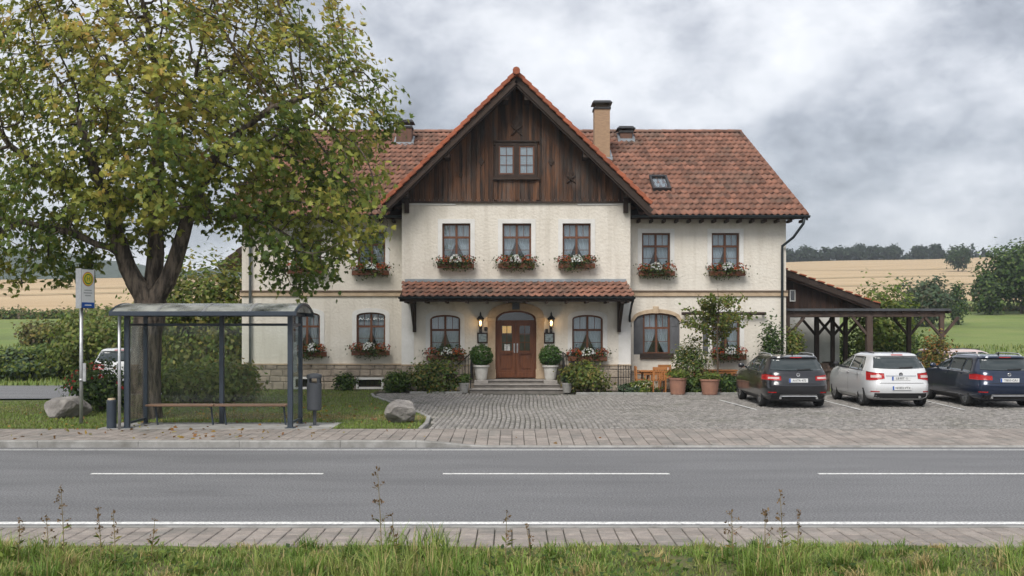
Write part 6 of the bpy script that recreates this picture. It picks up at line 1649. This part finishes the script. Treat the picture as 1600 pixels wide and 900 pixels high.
# ------------------------------------------------------------------ grass
def blades(P, h, w_, lean, rng, col):
    n = len(P); a = rng.uniform(0, 6.283, n); d = np.stack([np.cos(a), np.sin(a), np.zeros(n)], 1)
    s = np.stack([-np.sin(a), np.cos(a), np.zeros(n)], 1) * w_[:, None] * .5
    up = np.array([0, 0, 1.0]); L_ = (lean * h)[:, None]
    p1 = P + up * (h * .55)[:, None] + d * L_ * .35; p2 = P + up * (h * (1 - .35 * lean))[:, None] + d * L_
    V = np.stack([P - s, P + s, p1 - s * .8, p1 + s * .8, p2 - s * .1, p2 + s * .1], 1).reshape(-1, 3)
    b = np.arange(n)[:, None] * 6
    F = np.concatenate([b + np.array([0, 1, 3, 2]), b + np.array([2, 3, 5, 4])])
    return V, F, np.repeat(col, 6, axis=0)
rg = np.random.default_rng(300)
tag(MB().grid([[(x, y, .02 + .04 * math.sin(x * .7) * (11.1 - y) / 3 + .015 * math.sin(x * 2.3 + y)) for x in np.linspace(-9, 9, 60)] for y in np.linspace(6.5, 11.07, 12)]).build('verge_ground', M['lawn_soil']), kind='structure')
vcols = [(.15, .24, .04), (.20, .29, .055), (.11, .19, .03), (.25, .30, .075), (.45, .36, .16), (.34, .26, .12)]
PRX = [0, 60, 150, 250, 350, 430, 520, 600, 680, 760, 860, 960, 1080, 1160, 1260, 1380, 1460, 1540, 1600]
PRH = [.20, .22, .12, .09, .10, .20, .20, .30, .30, .13, .17, .12, .13, .22, .22, .12, .20, .15, .24]
n = 34000                                   # matted ground layer
X = rg.uniform(-6.6, 6.6, n); Y = rg.uniform(8.3, 11.05, n) + .13 * np.sin(X * 2.1) * (rg.random(n) > .5)
h = rg.uniform(.03, .10, n) * (.7 + .6 * (np.sin(X * 5.1 + Y * 3) * np.sin(X * 2.3 - Y * 4.2) * .5 + .5))
dead = np.clip(.14 + .28 * np.sin(X * 1.9 + 1.0) * np.sin(Y * 3.1 + X), 0.03, .6)
ci = np.where(rg.random(n) < dead, rg.integers(3, 6, n), rg.integers(0, 4, n))
va = [blades(np.stack([X, Y, np.full(n, .01)], 1), h, rg.uniform(.006, .014, n), rg.uniform(.3, 1.3, n), rg, np.array(vcols)[ci] * rg.uniform(.75, 1.2, (n, 1)))]
nt_ = 380; tx_ = rg.uniform(-6.4, 6.4, nt_); ty_ = rg.uniform(8.5, 10.95, nt_); kind_ = rg.random(nt_)
for i in range(nt_):                        # tufts
    m = int(rg.integers(35, 120)); hh = np.interp(tx_[i] * 1600 / ty_[i] + 800, PRX, PRH) * rg.uniform(.6, 1.7) * np.interp(ty_[i], [8.3, 10.2, 10.95], [.95, 1.0, .55])
    sp = rg.normal(size=(m, 2)) * rg.uniform(.035, .09)
    P = np.stack([tx_[i] + sp[:, 0], ty_[i] + sp[:, 1], np.full(m, .01)], 1)
    base_c = np.array(vcols[4] if kind_[i] < .09 else vcols[int(rg.integers(0, 4))])
    c_ = base_c * rg.uniform(.75, 1.25, (m, 1)); dry_ = rg.random(m) < .12; c_[dry_] = np.array(vcols[4]) * rg.uniform(.7, 1.1, (int(dry_.sum()), 1))
    va.append(blades(P, hh * rg.uniform(.5, 1.25, m), rg.uniform(.006, .013, m), rg.uniform(.15, .95, m), rg, c_))
tag(foliage('verge_grass', va, None, 'grass_blade'), 'long tufted grass along the near road verge', 'grass', kind='stuff')
# broad weeds low in the verge
nw = 1100; cx = rg.uniform(-5.6, 5.6, 60); cyy = rg.uniform(8.9, 10.5, 60); k = rg.integers(0, 60, nw)
p = np.stack([cx[k] + rg.normal(size=nw) * .09, cyy[k] + rg.normal(size=nw) * .09, np.full(nw, .06) + rg.random(nw) * .10], 1)
d = rg.normal(size=(nw, 3)); d[:, 2] = np.abs(d[:, 2]) * .7 + .25
tag(foliage('verge_weeds', leaf_arrays(p, d, .065, .33, rg, palette(nw, LIGHT + GREEN, rg), N0=rg.normal(size=(nw, 3)) * .5 + np.array([0, -.2, 1.])), None), 'broad-leaved weeds growing low among the verge grass', 'weeds', kind='stuff')
# mown lawn
n = 60000
X = rg.uniform(-16, -1.9, n); Y = 22.75 + (36.6 - 22.75) * rg.random(n) ** 1.35
ex = np.interp(Y, [q[1] for q in EDGE], [q[0] for q in EDGE]); lx = np.interp(Y, [22, 29.9, 31.6, 36.9], [-40, -18, -12.5, -10.2])
ok = (X < ex - .06) & (X > np.maximum(lx, -.52 * Y - .4)) & ~((X > -9.17) & (X < -3.98) & (Y < 24.07)) & ~((Y > 34.7) & (X > CL - .3))
X, Y = X[ok], Y[ok]; n = len(X)
dry = np.sin(X * .9 + 1) * .3 + np.sin(Y * 1.6 + X * .4) * .4 + rg.normal(size=n) * .35 + 1.0 * np.exp(-((Y - 25.6) / 1.0) ** 2) * (X > -9)
c1 = palette(n, [(.18, .26, .05), (.22, .285, .065), (.14, .205, .042)], rg); c2 = palette(n, [(.42, .32, .15), (.34, .27, .115), (.27, .25, .09)], rg)
m = np.clip((dry - .55) * 1.6, 0, 1)[:, None]
tag(foliage('lawn_grass', blades(np.stack([X, Y, np.full(n, G - .012)], 1), rg.uniform(.035, .085, n), rg.uniform(.010, .018, n), rg.uniform(.2, .9, n), rg, c1 * (1 - m) + c2 * m), None, 'grass_blade'), 'short mown grass with dry patches on the lawn', 'grass', kind='stuff')
# grass on the near meadow
n = 16000
X = rg.uniform(-30, 34, n); Y = 39.5 + 26 * rg.random(n) ** 1.3
ok = ((X < -15.5) | (X > 13.5)) & (np.abs(X) < .52 * Y + 1); X, Y = X[ok], Y[ok]; n = len(X)
tag(foliage('meadow_grass', blades(np.stack([X, Y, hgt(X, Y)], 1), rg.uniform(.12, .35, n), rg.uniform(.04, .08, n), rg.uniform(.2, .9, n), rg, palette(n, LIGHT + [(.16, .2, .05)], rg)), None, 'grass_blade'), 'longer meadow grass beyond the forecourt and side road', 'grass', kind='stuff')
# tall dry stalks in the verge
def stalk(label, px, pyt, y, seed, heads, spread_):
    r_ = np.random.default_rng(seed); x = PX(px, y); H = PZ(pyt, y) - .05
    t = thing('weed_stalk', label, 'weed', (x, y, .05), 0, 'tall weeds in the road verge'); lean = r_.uniform(-.05, .05)
    mb = MB(); mb.tube([(0, 0, 0), (lean * .4, .01, H * .5), (lean, 0, H)], [.005, .004, .002], 5); P = []
    for i in range(heads):
        z = H * r_.uniform(.42, .97); a = r_.uniform(0, 6.28); ln = spread_ * r_.uniform(.5, 1) * (1.25 - z / H)
        q = (lean * z / H + math.cos(a) * ln, math.sin(a) * ln, z + ln * r_.uniform(.5, 1.1)); mb.tube([(lean * z / H, 0, z), q], [.0022, .0012], 4); P += [q] * 5
    P += [(lean, 0, H)] * 8
    mb.build('stem', M['dry_stem'], t)
    P = np.array(P); m_ = len(P)
    sh_ = foliage('seed_heads', leaf_arrays(P + r_.normal(size=(m_, 3)) * .008, r_.normal(size=(m_, 3)) + np.array([0, 0, .8]), .028, .3, r_, palette(m_, [(.20, .13, .07), (.26, .17, .085), (.14, .095, .05)], r_)), t); tag(sh_, kind='stuff')
    k = 14; z = r_.uniform(.02, .5, k) * H
    foliage('leaves', leaf_arrays(np.stack([lean * z / H, 0 * z, z], 1), r_.normal(size=(k, 3)) * np.array([1, 1, .3]) + np.array([0, 0, .5]), .085, .13, r_, palette(k, LIGHT + OLIVE, r_)), t)
pmat('dry_stem', (0.24, 0.18, 0.085), .9, (0.17, .14, .06), scale=20)
for i, a in enumerate([('tall brown weed stalk below the bus stop sign', 100, 762, 10.0, 12, .09), ('short weed stalk at the picture edge below the boulder', 28, 812, 10.2, 7, .08), ('bent weed stalk beside the tall one below the boulder', 76, 808, 10.1, 7, .09), ('thin weed stalk in front of the shelter rain pipe', 158, 795, 10.2, 8, .07), ('weed stalk below the shelter end pane', 180, 800, 10.1, 6, .06), ('weed stalk in line with the shelter bench', 236, 812, 10.3, 5, .05),
        ('tallest weed stalk, in front of the gap between lane dashes', 597, 734, 9.9, 14, .11), ('small weed stalk beside the tallest one', 618, 806, 10.1, 5, .06), ('branched weed stalk below the entrance steps', 790, 800, 10.0, 7, .07),
        ('bushy weed stalk below the dark estate car', 1146, 800, 10.1, 11, .13), ('branched weed stalk between the bushy and the slender one', 1196, 800, 10.0, 10, .12), ('slender tall weed stalk below the white car', 1225, 768, 9.9, 9, .08), ('short weed stalk beside the slender tall one', 1246, 800, 10.0, 6, .07), ('yellowing short weed stalk in the verge below the dropped kerb', 830, 822, 10.1, 5, .05)]): stalk(*a[:4], 400 + i, *a[4:])

# ------------------------------------------------------------------ haze
hz, _t, _b = _nodes('haze_air'); _t.nodes.remove(_b)
pv = _t.nodes.new('ShaderNodeVolumePrincipled'); pv.inputs['Color'].default_value = (0.80, 0.87, 0.95, 1); pv.inputs['Density'].default_value = 0.00045; pv.inputs['Anisotropy'].default_value = 0.2
_t.links.new(pv.outputs[0], _t.nodes['Material Output'].inputs['Volume'])
tag(MB().box(-950, 950, -260, 1100, -2.0, 80).build('haze', hz), kind='stuff')
